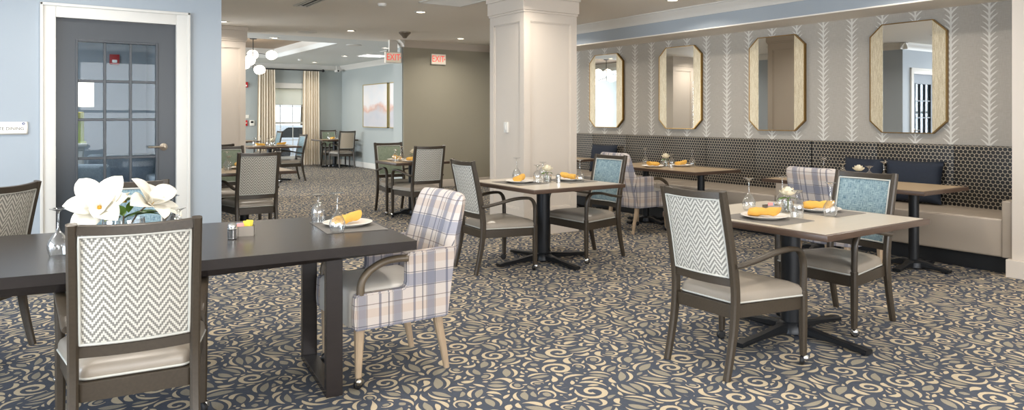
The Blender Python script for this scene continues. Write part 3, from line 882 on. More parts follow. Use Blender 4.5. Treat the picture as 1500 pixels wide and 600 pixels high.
bm = NB(); box(bm, (-.05, -.12, -.03), (.05, .05, .03), .012); obj('housing', bm, 'fixture_white', sc_)
bm = NB(); t = bmesh.new(); lathe(t, [(0, 0), (.022, 0), (.022, .02), (0, .02)], seg=16); merge(bm, t, Matrix.Translation((0, -.118, 0)) @ Matrix.Rotation(PI/2, 4, 'X')); obj('lens', bm, 'slot_black', sc_)
bm = NB(); tube(bm, [(0, 0, .02), (.0, .02, .1), (0, .04, .15)], .012); obj('bracket', bm, 'fixture_white', sc_)

# chandeliers in the tray
def chandelier(x, y, seed, lab):
    t = empty('chandelier', (x, y, H+.23)); tag(t, lab, 'chandelier', 'glass globe chandeliers in the tray')
    bm = NB(); lathe(bm, [(0, 0), (.07, 0), (.07, -.02), (.02, -.03), (0, -.03)]); obj('canopy', bm, 'slot_black', t)
    bm = NB(); tube(bm, [(0, 0, -.02), (0, 0, -.62)], .009); obj('rod', bm, 'slot_black', t)
    for i, (lat, dep, z) in enumerate(((.37, .05, 2.63), (.05, -.35, 2.49), (.03, .30, 2.34), (-.14, .36, 2.67), (-.13, -.15, 2.42), (-.42, .1, 2.58))):
        if seed > 1: lat, dep = -lat*1.1, dep*1.2
        e = Vector((.827*lat+.562*dep, -.562*lat+.827*dep, z-H-.23)); s0 = Vector((0, 0, max(-.62, min(-.3, e.z+.12))))
        bm = NB(); tube(bm, [s0, s0.lerp(e, .5), e], .006); ar = obj('arm', bm, 'slot_black', t)
        bm = NB(); bmesh.ops.create_icosphere(bm, subdivisions=3, radius=.112, matrix=Matrix.Translation(e))
        for v in bm.verts:
            q = v.co-e; k = 1+.10*noise.noise(q*9+Vector((seed+i, 0, 0))); v.co = e+Vector((q.x*k*1.05, q.y*k, q.z*k*.9))
        obj('globe', bm, 'globe_glow', ar, 80)
chandelier(3.85, 15.3, 1, 'chandelier of white glass globes hanging left of the far window')
chandelier(1.55, 15.3, 5, 'second globe chandelier, seen only in the mirror nearest the column')

# ------------------------------------------------------------------ signs and devices
def text(s, size, parent, loc, rot, mat, name='lettering', depth=.0012, sx=1, align='CENTER'):
    c = bpy.data.curves.new(name, 'FONT'); c.body = s; c.size = size; c.align_x = align; c.align_y = 'CENTER'; c.extrude = depth; c.materials.append(MATS[mat])
    tmp = bpy.data.objects.new('tmp', c); COL.objects.link(tmp); dg = bpy.context.evaluated_depsgraph_get()
    me = bpy.data.meshes.new_from_object(tmp.evaluated_get(dg)); bpy.data.objects.remove(tmp)
    o = bpy.data.objects.new(name, me); COL.objects.link(o); o.parent = parent; o.location = loc; o.rotation_euler = rot; o.scale = (sx, 1, 1); return o
ds = empty('door_sign', (-.19, YD, 1.257)); tag(ds, 'white name sign reading PRIVATE DINING left of the dark door', 'sign')
bm = NB(); box(bm, (-.17, -.012, -.055), (.17, 0, .047), .002); obj('backing', bm, 'sign_frame', ds)
bm = NB(); box(bm, (-.17, -.018, -.046), (.162, -.010, .047), .002); obj('face', bm, 'sign_white', ds)
text('PRIVATE DINING', .034, ds, (.145, -.0185, -.008), (PI/2, 0, 0), 'sign_ink', sx=1.0, align='RIGHT')
bm = NB(); rotx(bm, [(0, 0), (.0105, 0), (.0105, .001), (0, .001)], (.142, -.0182, .033)); rotx(bm, [(0, 0), (.0105, 0)], (.142, -.0182, .033)) if 0 else None
obj('emblem', bm, 'emblem_blue', ds)
bm = NB(); rotx(bm, [(0, 0), (.0045, 0), (.0045, .001), (0, .001)], (.143, -.0192, .033), 4); obj('emblem_mark', bm, 'sign_white', ds)
def exit_sign(loc, rz, lab, hang):
    t = empty('exit_sign', loc, rz); tag(t, lab, 'exit sign', 'red exit signs')
    bm = NB(); box(bm, (-.155, -.045, -.10), (.155, -.006, .10), .004); obj('housing', bm, 'fixture_white', t)
    bm = NB(); box(bm, (-.145, -.048, -.09), (.145, -.044, .09)); obj('face', bm, 'exit_face', t)
    text('EXIT', .17, t, (-.01, -.0485, 0), (PI/2, 0, 0), 'exit_red', sx=.78)
    bm = NB(); extrude_poly(bm, [(.118, -.0485, .022), (.140, -.0485, 0), (.118, -.0485, -.022)], (0, -.001, 0)); obj('arrow', bm, 'exit_red', t)
    if hang:
        bm = NB(); box(bm, (-.155, .006-.012, -.10), (.155, .03, .10), .004); obj('rear_housing', bm, 'exit_face', t)
        bm = NB(); box(bm, (-.08, -.03, .10), (.08, .02, H-loc[2])); obj('canopy', bm, 'fixture_white', t)
exit_sign((6.41, YE, 2.43), 0, 'lit EXIT sign mounted on the taupe wall', False)
exit_sign((5.53, 12.05, 2.43), 0, 'lit EXIT sign hanging from the ceiling beside the pilaster', True)
def alarm(loc, rz, lab, s=1):
    t = empty('fire_alarm', loc, rz); tag(t, lab, 'fire alarm')
    bm = NB(); box(bm, (-.06*s, -.05, -.07*s), (.06*s, 0, .07*s), .01); obj('housing', bm, 'alarm_red', t)
    bm = NB(); box(bm, (-.03*s, -.058, -.045*s), (.03*s, -.048, -.005*s), .006); obj('strobe', bm, 'strobe_white', t)
alarm((4.63, YF, 2.17), 0, 'red fire strobe high on the far wall left of the curtain')
alarm((.955, 11.18, 2.13), 0, 'red fire alarm on the wall behind the glass door')
ps = empty('pull_station', (4.62, YF, 1.17)); tag(ps, 'small red pull station on the far wall left of the curtain', 'fire alarm')
bm = NB(); box(bm, (-.06, -.04, -.075), (.06, 0, .075), .008); obj('housing', bm, 'alarm_red', ps)
bm = NB(); box(bm, (-.04, -.05, -.01), (.04, -.038, .015), .004); obj('handle', bm, 'sign_white', ps)
bm = NB(); box(bm, (4.74, YF-.02, 1.10), (4.86, YF, 1.24), .006); th = obj('thermostat', bm, 'sign_white'); tag(th, 'white thermostat beside the red pull station', 'thermostat')
bm = NB(); box(bm, (4.765, YF-.022, 1.17), (4.835, YF-.0195, 1.22)); obj('display', bm, 'slot_black', th)
bm = NB(); box(bm, (4.44, YF-.015, 1.29), (4.72, YF, 1.38), .004); tag(obj('notice_plate', bm, 'sign_white'), 'small white notice plate above the red pull station', 'sign')
sw = empty('light_switch', (4.56, 6.84, 1.22)); tag(sw, 'white light switch on the shaded face of the cream column', 'switch')
bm = NB(); box(bm, (-.004, -.036, -.06), (.018, .036, .06), .003); obj('plate', bm, 'fixture_white', sw)
bm = NB(); box(bm, (-.010, -.014, -.03), (-.002, .014, .03), .002); obj('rocker', bm, 'fixture_white', sw)
ol = empty('wall_outlet', (6.80, 2.38, .40)); tag(ol, 'white wall outlet on the cream wall at the right edge', 'outlet')
bm = NB(); box(bm, (-.006, -.036, -.06), (0, .036, .06), .003); obj('plate', bm, 'fixture_white', ol)
# paintings
def painting(y0, y1, lab):
    t = empty('painting', (XF, 0, 0)); tag(t, lab, 'painting', 'pair of pale harbour paintings')
    bm = NB(); e = .02
    for a, b_ in (((y0, 1.06), (y0+e, 2.17)), ((y1-e, 1.06), (y1, 2.17)), ((y0, 1.06), (y1, 1.06+e)), ((y0, 2.17-e), (y1, 2.17))): box(bm, (-.05, a[0], a[1]), (-.002, b_[0], b_[1]))
    obj('frame', bm, 'canvas_gold', t, 0)
    bm = NB(); box(bm, (-.040, y0+e, 1.08), (-.004, y1-e, 2.15)); obj('canvas', bm, 'painting', t, 0)
painting(16.02, 17.55, 'pale painting in a thin gold frame, the one nearer the far corner')
painting(14.40, 15.90, 'pale painting in a thin gold frame, partly cut off by the pilaster')

# ------------------------------------------------------------------ chairs
def ypost(z):      # side profile of the rear post
    ks = [(0, -.285), (.12, -.255), (.25, -.228), (.38, -.215), (.50, -.220), (.70, -.255), (.97, -.315)]
    for (a, ya), (b_, yb) in zip(ks, ks[1:]):
        if z <= b_: 
            t = (z-a)/(b_-a); return ya+(yb-ya)*t
    return ks[-1][1]
def make_chair(front_mat, back_mat, wood):
    t = empty('dining_chair')
    for s in (-1, 1):
        pts = spline([(s*.203, ypost(z), z) for z in (.0, .12, .25, .38, .50, .70, .968)], 4)
        bm = NB(); n = len(pts)
        h = [.034+.014*min(1, p.z/.35)-.014*max(0, (p.z-.5)/.5) for p in pts]
        sweep(bm, pts, .036, h); obj('leg', bm, wood, t, 40)
        bm = NB(); sweep(bm, [(s*.274, .262, .052), (s*.274, .262, .2), (s*.274, .262, .40)], [.032, .038, .040], [.032, .038, .040]); lg = obj('leg', bm, wood, t, 40)
        bm = NB(); c = Vector((s*.274, .262, .026))
        tt = bmesh.new(); lathe(tt, [(0, -.012), (.020, -.012), (.026, -.006), (.026, .006), (.020, .012), (0, .012)], seg=18)
        merge(bm, tt, Matrix.Translation(c+Vector((0, -.008, 0))) @ Matrix.Rotation(.5*s, 4, 'Z') @ Matrix.Rotation(PI/2, 4, 'Y')); 
        obj('wheel', bm, 'rubber', lg, 40)
        bm = NB(); bmesh.ops.create_icosphere(bm, subdivisions=2, radius=.0235, matrix=Matrix.Translation(c+Vector((s*.008, .006, .011)))); tube(bm, [c+Vector((0, 0, .012)), c+Vector((0, 0, .034))], .009)
        obj('caster', bm, 'chrome', lg, 60)
        # bent armrest: front upright, curve, run back to the post
        pa = spline([(s*.274, .262, .39), (s*.276, .262, .50), (s*.276, .258, .565), (s*.275, .235, .613), (s*.271, .185, .636), (s*.258, .06, .632), (s*.238, -.08, .602), (s*.226, -.19, .583), (s*.219, -.235, .580)], 4)
        bm = NB(); n = len(pa); sweep(bm, pa, [.034+.008*math.sin(PI*k/(n-1)) for k in range(n)], [.034-.010*min(1, k/12) for k in range(n)], ch=.3); obj('armrest', bm, wood, t, 50)
    bm = NB(); stack(bm, trap(.274, .20, -.225, .272, .03), [(1, .305), (1, .372)]); obj('seat_rail', bm, wood, t, 40)
    bm = NB(); stack(bm, trap(.282, .196, -.20, .285, .045, 7), [(.97, .372), (.995, .376), (1.0, .388), (.995, .405), (.975, .420), (.93, .430), (.8, .444), (.55, .456), (.25, .461), (.02, .462)]); st = obj('seat', bm, 'vinyl', t, 80)
    o = trap(.282, .196, -.20, .285, .045, 7); cx = 0; cy = sum(p[1] for p in o)/len(o)
    bm = NB(); ring = [Vector((x*1.0, cy+(y-cy)*1.0, .381)) for x, y in o]; ring.append(ring[0].copy()); tube(bm, ring, .005, 6); obj('seat_piping', bm, 'piping', st, 80)
    # back: rails bowed backwards between the posts
    def rail(z0, z1, th, name):
        bm = NB(); zc = (z0+z1)/2; n = 12; pts = []
        for k in range(n+1):
            u = k/n*2-1; pts.append((u*.188, ypost(zc)-.022*(1-u*u), zc-.006*(1-u*u)*(zc > .8)))
        rings = []
        for p in pts: rings.append([Vector((p[0], p[1]+dy, p[2]+dz)) for dy, dz in ((-th/2, -(z1-z0)/2), (th/2, -(z1-z0)/2), (th/2, (z1-z0)/2-.003), (th/2-.004, (z1-z0)/2), (-th/2+.004, (z1-z0)/2), (-th/2, (z1-z0)/2-.003))])
        loft(bm, rings); obj(name, bm, wood, t, 40)
    rail(.930, .966, .026, 'crest_rail'); rail(.470, .512, .024, 'lower_rail')
    def panel(name, side, mat):
        bm = NB(); n, q = 12, 14; V = []
        for j in range(q+1):
            z = .510+(.933-.510)*j/q; row = []
            for i in range(n+1):
                u = i/n*2-1; v = j/q*2-1
                y = ypost(z)-.022*(1-u*u)+side*(.007+.009*((1-u**6)*(1-v**6)))
                row.append(bm.verts.new((u*.186, y, z)))
            V.append(row)
        for j in range(q):
            for i in range(n): bm.faces.new((V[j][i], V[j][i+1], V[j+1][i+1], V[j+1][i]))
        # thickness
        r = bmesh.ops.extrude_face_region(bm, geom=bm.faces[:])
        for v in [g for g in r['geom'] if isinstance(g, bmesh.types.BMVert)]: 
            u = v.co.x/.186; v.co.y = ypost(v.co.z)-.022*(1-u*u)
        pn = obj(name, bm, mat, t, 60)
        ring = []
        def P_(u, z): return Vector((u*.181, ypost(z)-.022*(1-u*u)+side*.014, z))
        zz0, zz1 = .519, .922
        for k in range(12): ring.append(P_(-1+2*k/12, zz0))
        for k in range(12): ring.append(P_(1, zz0+(zz1-zz0)*k/12))
        for k in range(12): ring.append(P_(1-2*k/12, zz1))
        for k in range(13): ring.append(P_(-1, zz1-(zz1-zz0)*k/12))
        bm = NB(); tube(bm, ring, .0055, 6); obj('piping', bm, 'piping', pn, 80)
    panel('backrest', 1, front_mat); panel('back_panel', -1, back_mat)
    return t
def make_plaid():
    t = empty('plaid_armchair')
    for s in (-1, 1):
        bm = NB(); sweep(bm, [(s*.235, .245, .055), (s*.238, .24, .31)], [.028, .048], [.028, .048]); lg = obj('leg', bm, 'light_wood', t, 40)
        bm = NB(); c = Vector((s*.235, .245, .027))
        tt = bmesh.new(); lathe(tt, [(0, -.013), (.020, -.013), (.027, -.006), (.027, .006), (.020, .013), (0, .013)], seg=18)
        merge(bm, tt, Matrix.Translation(c) @ Matrix.Rotation(.4, 4, 'Z') @ Matrix.Rotation(PI/2, 4, 'Y')); obj('wheel', bm, 'rubber', lg, 40)
        bm = NB(); bmesh.ops.create_icosphere(bm, subdivisions=2, radius=.0215, matrix=Matrix.Translation(c+Vector((s*.010, 0, .013)))); tube(bm, [c+Vector((0, 0, .01)), c+Vector((0, 0, .04))], .008); obj('caster', bm, 'nickel', lg, 60)
        bm = NB(); sweep(bm, spline([(s*.212, -.265, 0), (s*.212, -.243, .12), (s*.215, -.215, .24), (s*.215, -.205, .32)], 4), [.026, .028, .030, .031, .032, .033, .035, .036, .038, .040, .041, .042, .044], [.028, .030, .032, .034, .036, .038, .040, .042, .044, .046, .048, .050, .052]); obj('leg', bm, 'light_wood', t, 40)
        # side: low plaid rail rising to the arm block
        sec = []
        prof = [(-.235, .30), (.278, .30), (.283, .36), (.278, .468), (.265, .478), (.02, .478), (.008, .486), (0, .50), (0, .640), (-.012, .655), (-.285, .662)]
        bm = NB(); extrude_poly(bm, [Vector((s*.235, y, z)) for y, z in prof], (s*.052, 0, 0), bev=.010); obj('side_panel', bm, 'plaid', t, 60)
        pa = spline([(s*.274, -.005, .628), (s*.264, .06, .628), (s*.265, .13, .618), (s*.265, .20, .583), (s*.265, .238, .535), (s*.264, .246, .472)], 5)
        bm = NB(); n = len(pa); sweep(bm, pa, .040, [.036-.004*math.sin(PI*k/(n-1)) for k in range(n)], ch=.3); obj('armrest', bm, 'taupe_wood', t, 50)
    bm = NB()
    stack(bm, trap(.234, .234, -.20, .286, .03, 6), [(.99, .305), (1, .315), (1, .44), (.99, .465), (.965, .480), (.9, .490), (.6, .503), (.25, .508), (.02, .509)]); obj('seat', bm, 'light_vinyl', t, 70)
    # back shell: rounded slab, curved in plan, leaning back
    bm = NB(); rings = []
    lv = [(.30, .283, .9), (.305, .287, 1), (.40, .287, 1), (.55, .286, 1), (.66, .283, 1), (.70, .268, 1), (.78, .262, .95), (.86, .257, .85), (.895, .250, .75), (.915, .238, .6), (.926, .215, .4), (.930, .18, .2)]
    for z, hw, th in lv:
        yb = -.235-.15*max(0, (z-.42))/.5; tk = .048*th; n = 14; fr = []; bk = []
        for k in range(n+1):
            u = k/n*2-1; rr = (1-abs(u)**8)**.5 if abs(u) < 1 else 0
            cv = .035*(u*u)
            fr.append(Vector((u*hw, yb+cv+tk*rr, z))); bk.append(Vector((u*hw, yb+cv-tk*rr, z)))
        rings.append(fr+bk[::-1][1:-1])
    loft(bm, rings); obj('backrest', bm, 'plaid', t, 70)
    return t

chair_blue = make_chair('blue_linen', 'herringbone', 'dark_wood')
chair_green = make_chair('green_linen', 'herringbone', 'dark_wood')
chair_taupe = make_chair('blue_linen', 'taupe_linen', 'dark_wood')
plaid0 = make_plaid()
_used = set()
def put(proto, x, y, face, label, cat, group=None, z=0):
    """face: heading of the thing's front, degrees from +Y towards +X"""
    if proto.name not in _used: _used.add(proto.name); o = proto
    else: o = copy_tree(proto)
    o.location = (x, y, z); o.rotation_euler = (0, 0, -math.radians(face))
    tag(o, label, cat, group); return o
G = 'wooden dining armchairs'
put(chair_blue, 3.215, 2.57, 90, 'dark wood armchair with pale herringbone back, left of the right foreground table', 'chair', G)
put(chair_blue, 4.43, 2.665, -88, 'dark wood armchair with blue linen back, right of the right foreground table', 'chair', G)
put(chair_blue, 3.42, 5.32, 94, 'dark wood armchair with herringbone back, left of the table before the column', 'chair', G)
put(chair_blue, 4.45, 5.25, -92, 'dark wood armchair with blue linen back, before the cream column', 'chair', G)
put(chair_blue, 0.35, 3.225, 5.5, 'wooden armchair with large herringbone back, left foreground with its back to us', 'chair', G)
put(chair_blue, .43, 4.42, 180+8, 'wooden armchair across the long dark table, behind the magnolias', 'chair', G)
put(chair_blue, -.34, 5.05, -56, 'wooden armchair cut off by the left edge, in front of the blue wall', 'chair', G)
put(chair_green, 4.29, 9.20, 180, 'wooden armchair with green back facing us, at the small table by the exit wall', 'chair', G)
put(chair_blue, 4.27, 8.46, 2, 'wooden armchair with herringbone back, at the small table by the exit wall', 'chair', G)
put(chair_blue, 2.0, 8.02, 0, 'wooden armchair with herringbone back, just right of the blue wall end', 'chair', G)
put(chair_green, 2.06, 9.22, 180, 'wooden armchair with green back, half hidden by the blue wall end', 'chair', G)
put(chair_blue, 2.12, 10.62, 0, 'wooden armchair seen as a top rail behind the green one near the blue wall', 'chair', G)
put(chair_blue, 4.46, 14.85, -90, 'wooden armchair in side view, right of the table before the far window', 'chair', G)
put(chair_blue, 5.0, 18.45, -90, 'wooden armchair by the left curtain of the far window', 'chair', G)
put(chair_green, 6.76, 18.62, 180, 'wooden armchair with green back in the far corner, facing us', 'chair', G)
put(chair_taupe, 6.78, 17.85, 0, 'wooden armchair with plain taupe back in the far corner', 'chair', G)
GP = 'plaid upholstered armchairs'
put(plaid0, 1.585, 3.56, -90, 'plaid armchair with wooden arms at the end of the long dark table', 'chair', GP)
put(plaid0, 5.95, 6.12, 90, 'plaid armchair at the middle booth table, behind the blue linen chair', 'chair', GP)
put(plaid0, 5.66, 3.42, 90, 'plaid armchair at the right booth table, seen from behind', 'chair', GP)

# ------------------------------------------------------------------ tables
def ped_base(t, cx, cy, r=.055, arm=.50, ang=0, top=.70):
    bm = NB()
    for k in range(4):
        a = ang+k*PI/2; d = Vector((math.cos(a), math.sin(a), 0)); sd = Vector((-d.y, d.x, 0)); c = Vector((cx, cy, 0))
        pts = [c+d*q+Vector((0, 0, z)) for q, z in ((.02, .045), (.12, .045), (arm*.6, .034), (arm*.9, .024), (arm, .020))]
        sweep(bm, pts, [.085, .060, .052, .062, .070], [.07, .055, .032, .030, .026], side=sd)
        lathe(bm, [(0, 0), (.015, 0), (.015, .01), (0, .012)], c+d*(arm-.03), 12)
    lathe(bm, [(.09, .02), (.085, .06), (r, .085), (r, .09)], (cx, cy, 0), 24)
    obj('base', bm, 'black_metal', t, 40)
    bm = NB(); lathe(bm, [(r, .08), (r, top-.02)], (cx, cy, 0), 28); obj('pedestal', bm, 'black_metal', t, 40)
    bm = NB(); box(bm, (cx-.2, cy-.035, top-.025), (cx+.2, cy+.035, top), .004); box(bm, (cx-.035, cy-.2, top-.025), (cx+.035, cy+.2, top), .004); obj('top_bracket', bm, 'chrome' if r < .05 else 'black_metal', t, 40)
def square_table(x0, x1, y0, y1, lab, mat='laminate', peds=None, r=.055, arm=.5):
    t = empty('dining_table', ((x0+x1)/2, (y0+y1)/2, 0)); tag(t, lab, 'table', 'pedestal dining tables')
    a, b_ = (x1-x0)/2, (y1-y0)/2
    bm = NB(); box(bm, (-a, -b_, .700), (a, b_, .7335), .005)
    obj('table_edge', bm, 'table_edge', t, 40)
    bm = NB(); box(bm, (-a+.028, -b_+.028, .731), (a-.028, b_-.028, .7352)); obj('tabletop', bm, mat, t, 0)
    for (px_, py_) in (peds or [(0, 0)]): ped_base(t, px_, py_, r, arm)
    return t
square_table(3.39, 4.46, 2.10, 3.25, 'square table with cream top and dark edge in the right foreground', peds=[(-.02, -.01)], r=.058)
square_table(3.45, 4.48, 4.75, 5.85, 'square table with cream top before the cream column', peds=[(-.01, 0)], r=.062)
square_table(6.0, 6.78, 2.87, 4.42, 'long booth table at the right bench', 'booth_laminate', [(.10, -.45), (.10, .45)], .042, .30)
square_table(6.0, 6.78, 5.27, 6.85, 'long booth table in the middle of the benches', 'booth_laminate', [(.10, -.45), (.10, .45)], .042, .30)
square_table(6.0, 6.78, 7.76, 9.2, 'long booth table mostly hidden by the cream column', 'booth_laminate', [(.10, -.45), (.10, .45)], .042, .30)
square_table(3.95, 4.75, 8.50, 9.20, 'small square table between two armchairs near the exit wall', 'booth_laminate', arm=.32, r=.05)
square_table(1.55, 2.50, 8.02, 8.85, 'square table half hidden by the end of the blue wall', 'booth_laminate', arm=.36, r=.05)
square_table(3.55, 4.62, 14.5, 15.4, 'square table before the far window', 'booth_laminate', arm=.44, r=.05)
square_table(3.9, 4.72, 18.05, 18.85, 'table against the far wall left of the curtains', 'booth_laminate', arm=.36, r=.05)
square_table(6.2, 7.18, 17.8, 18.68, 'table in the far corner between two armchairs', 'booth_laminate', arm=.36, r=.05)

# long dark table with live-edge underside and loop legs
LT = empty('long_table', (1.58, 3.16, 0), -math.radians(7)); tag(LT, 'long dark wooden table on black loop legs, left foreground', 'table')
bm = NB(); Lx, Wy = 3.0, 1.06; n = 40; rings = []
for k in range(n+1):
    x = -Lx*k/n; u = k/n
    bow = .045*math.sin(PI*u); th = .052+.03*math.sin(PI*min(1, u*1.0))**1.2
    zt = .735
    y0, y1 = -bow, Wy+bow
    rings.append([Vector((x, y0, zt)), Vector((x, y0+.002, zt-.045)), Vector((x, y0+.03, zt-th)), Vector((x, y0+.12, zt-th-.002)), Vector((x, y1-.12, zt-th-.002)), Vector((x, y1-.03, zt-th)), Vector((x, y1-.002, zt-.045)), Vector((x, y1, zt))])
loft(bm, rings); bmesh.ops.bevel(bm, geom=[e for e in bm.edges if all(abs(v.co.z-.735) < 1e-4 for v in e.verts) and len(e.link_faces) == 2 and abs(e.link_faces[0].normal.z-e.link_faces[1].normal.z) > .5], offset=.004, segments=2, affect='EDGES')
obj('tabletop', bm, 'espresso_wood', LT, 30)
for xx in (-.385, -2.6):
    bm = NB(); y0, y1 = .14, .92
    if xx > -1: y0, y1 = .09, .72
    zt = .70
    box(bm, (xx-.04, y0, 0), (xx+.04, y0+.045, zt), .003); box(bm, (xx-.04, y1-.045, 0), (xx+.04, y1, zt), .003)
    box(bm, (xx-.04, y0+.045, 0), (xx+.04, y1-.045, .030), .003); box(bm, (xx-.04, y0+.045, .655), (xx+.04, y1-.045, .672), .003)
    obj('leg', bm, 'espresso_wood', LT, 0)

# ------------------------------------------------------------------ tableware
ZT = .7352
def wine():
    bm = NB(); lathe(bm, [(.033, 0), (.0385, .018), (.042, .036), (.0415, .052), (.036, .070), (.024, .090), (.010, .108), (.0045, .122), (.0036, .150), (.0040, .186), (.008, .197), (.022, .2035), (.034, .207), (.034, .2095), (.018, .209), (.001, .2085)], seg=28, cap=False)
    return obj('wine_glass', bm, 'glass', smooth=60)
def goblet():
    bm = NB(); lathe(bm, [(.036, 0), (.0385, .03), (.039, .062), (.0365, .085), (.027, .104), (.011, .116), (.0055, .124), (.0058, .140), (.0125, .152), (.024, .159), (.034, .163), (.034, .166), (.018, .1655), (.001, .165)], seg=28, cap=False)
    return obj('water_goblet', bm, 'glass', smooth=60)
def plate():
    bm = NB(); lathe(bm, [(0, .004), (.075, .004), (.078, 0), (.084, .001), (.10, .008), (.135, .019), (.1375, .0215), (.1355, .023), (.10, .0125), (.086, .0085), (.04, .0075), (0, .0075)], seg=48, cap=False)
    return obj('dinner_plate', bm, 'china', smooth=50)
def napkin():
    bm = NB(); n = 18; ring_n = 16; rings = []
    for k in range(n+1):
        u = k/n; x = (u-.5)*.17
        w = .034+.010*(1-u); h = .024+.003*math.sin(u*9)
        r = []
        for q in range(ring_n):
            a = 2*PI*q/ring_n; f = 1+.09*math.sin(3*a+u*2)+.03*math.sin(7*a)
            r.append(Vector((x+.012*math.sin(a)*(u < .15 or u > .85), w*math.cos(a)*f, .0275+.012*u+h*math.sin(a)*f+.0015*math.sin(u*20))))
        rings.append(r)
    loft(bm, rings); o = obj('napkin', bm, 'napkin_cloth', smooth=70)
    bm = NB(); pts = [Vector((-.088, .034*math.cos(a)*(1-a/16), .0275+.020*math.sin(a)*(1-a/16))) for a in [k*.4 for k in range(30)]]
    tube(bm, pts, .0022, 5); obj('rolled_edge', bm, 'napkin_cloth', o)
    return o
def placemat():
    bm = NB(); box(bm, (-.165, -.225, 0), (.165, .225, .003), .0012, 1); return obj('placemat', bm, 'placemat_cloth', smooth=0)
def bud_vase():
    bm = NB(); lathe(bm, [(0, .001), (.036, .001), (.038, .004), (.038, .072), (.0362, .072), (.036, .008), (0, .006)], seg=28, cap=False); o = obj('glass_vase', bm, 'glass', smooth=50)
    bm = NB(); lathe(bm, [(0, .008), (.0355, .008), (.0355, .045), (0, .045)], seg=24); obj('water', bm, 'glass', o)
    return o
def bloom():
    """a full white rose on its stem with two leaves"""
    t = empty('white_flower')
    bm = NB(); tube(bm, [(0, 0, .012), (.004, 0, .05), (0, 0, .09)], .003, 6); tube(bm, [(.012, .01, .012), (.0, 0, .05), (.004, 0, .09)], .0025, 6); obj('stem', bm, 'leaf_green', t)
    bm = NB(); rr = random.Random(3)
    for layer, (cnt, R, tilt, sz) in enumerate(((9, .036, .35, .042), (8, .030, .75, .040), (7, .021, 1.1, .036), (5, .010, 1.4, .03))):
        for k in range(cnt):
            a = 2*PI*k/cnt+layer*.5; M = Matrix.Translation((0, 0, .105+layer*.008)) @ Matrix.Rotation(a, 4, 'Z') @ Matrix.Translation((R*.5, 0, 0)) @ Matrix.Rotation(-tilt, 4, 'Y')
            V = []
            for i in range(5):
                u = i/4
                V.append([bm.verts.new(M @ Vector((sz*u, v*sz*.55*math.sin(PI*min(1, .25+u*.62)), .010*v*v+.012*u*u))) for v in (-1, -.5, 0, .5, 1)])
            for i in range(4):
                for j in range(4): bm.faces.new((V[i][j], V[i+1][j], V[i+1][j+1], V[i][j+1]))
    obj('bloom', bm, 'petal_cream', t, 80)
    for a in (2.3, 3.3, .2):
        bm = NB(); leaf(bm, Vector((0, 0, .085)), Vector((math.cos(a), math.sin(a), -.05)), .075, .018); obj('leaf', bm, 'leaf_green', t, 80)
    return t
def leaf(bm, base, d, L, w, curl=.3, up=Vector((0, 0, 1)), cup=.25, n=8, pk=.75, pp=.8):
    d = d.normalized(); s = d.cross(up).normalized(); nrm = s.cross(d).normalized(); V = []
    for i in range(n+1):
        u = i/n; ww = w*math.sin(PI*u**pk)**pp if 0 < u < 1 else .0004
        c = base+d*(L*u)+nrm*(curl*L*(u-u*u*1.4))
        V.append([bm.verts.new(c+s*(ww*v)+nrm*(cup*ww*abs(v)**1.5)) for v in (-1, -.5, 0, .5, 1)])
    for i in range(n):
        for j in range(4): bm.faces.new((V[i][j], V[i+1][j], V[i+1][j+1], V[i][j+1]))
def shaker():
    bm = NB(); rings = []
    for k, (r, z) in enumerate(((.020, 0), (.023, .004), (.0225, .012), (.0235, .02), (.0225, .028), (.0235, .036), (.0225, .044), (.0235, .052), (.0215, .060))):
        rings.append([Vector((r*math.cos(a)*(1+.03*math.cos(8*a)), r*math.sin(a)*(1+.03*math.cos(8*a)), z)) for a in [2*PI*q/32 for q in range(32)]])
    loft(bm, rings); o = obj('salt_shaker', bm, 'chrome', smooth=20)
    bm = NB(); lathe(bm, [(.022, .058), (.0225, .068), (.018, .078), (.006, .082), (0, .082)], seg=24, cap=False); obj('lid', bm, 'chrome', o, 60)
    return o
def caddy():
    bm = NB(); t = .002
    box(bm, (-.045, -.03, 0), (.045, .03, t)); box(bm, (-.045, -.03, t), (-.045+t, .03, .05)); box(bm, (.045-t, -.03, t), (.045, .03, .05)); box(bm, (-.045+t, -.03, t), (.045-t, -.03+t, .05)); box(bm, (-.045+t, .03-t, t), (.045-t, .03, .05))
    return obj('sugar_caddy', bm, 'caddy_metal', smooth=0)
def packet(mat):
    bm = NB(); extrude_poly(bm, [(-.017, 0, 0), (.017, 0, 0), (.017, 0, .062), (-.017, 0, .062)], (0, .004, 0), bev=.0008); return obj('sugar_packet', bm, mat, smooth=0)
WG, GO, PL, NA, PM, VA, BL, SH, CA = wine(), goblet(), plate(), napkin(), placemat(), bud_vase(), bloom(), shaker(), caddy()
PK = {k: packet(k) for k in ('paper_yellow', 'paper_pink', 'paper_blue')}
def setting(where, seat, px_, py_, face, mat=True, nap=35):
    """placemat, plate and napkin for one seat"""
    f = math.radians(face)
    if mat: put(PM, px_, py_, face+90, 'woven placemat %s, %s' % (seat, where), 'placemat', 'woven placemats', ZT)
    z = ZT+(.003 if mat else 0)
    put(PL, px_, py_, 0, 'white plate %s, %s' % (seat, where), 'plate', 'white dinner plates', z)
    put(NA, px_, py_, face+nap, 'yellow napkin %s, %s' % (seat, where), 'napkin', 'yellow napkins', z+.0085)
W_ = 'on the right foreground table'
setting(W_, 'in front of the herringbone chair', 3.64, 2.66, 90, nap=-15)
setting(W_, 'in front of the blue linen chair', 4.21, 2.67, -90, nap=165)
put(GO, 3.83, 2.57, 0, 'short upturned goblet in front of the white flower, ' + W_, 'glass', 'upturned goblets', ZT)
put(WG, 3.90, 2.97, 0, 'tall upturned wine glass nearest the herringbone chair, ' + W_, 'glass', 'upturned wine glasses', ZT)
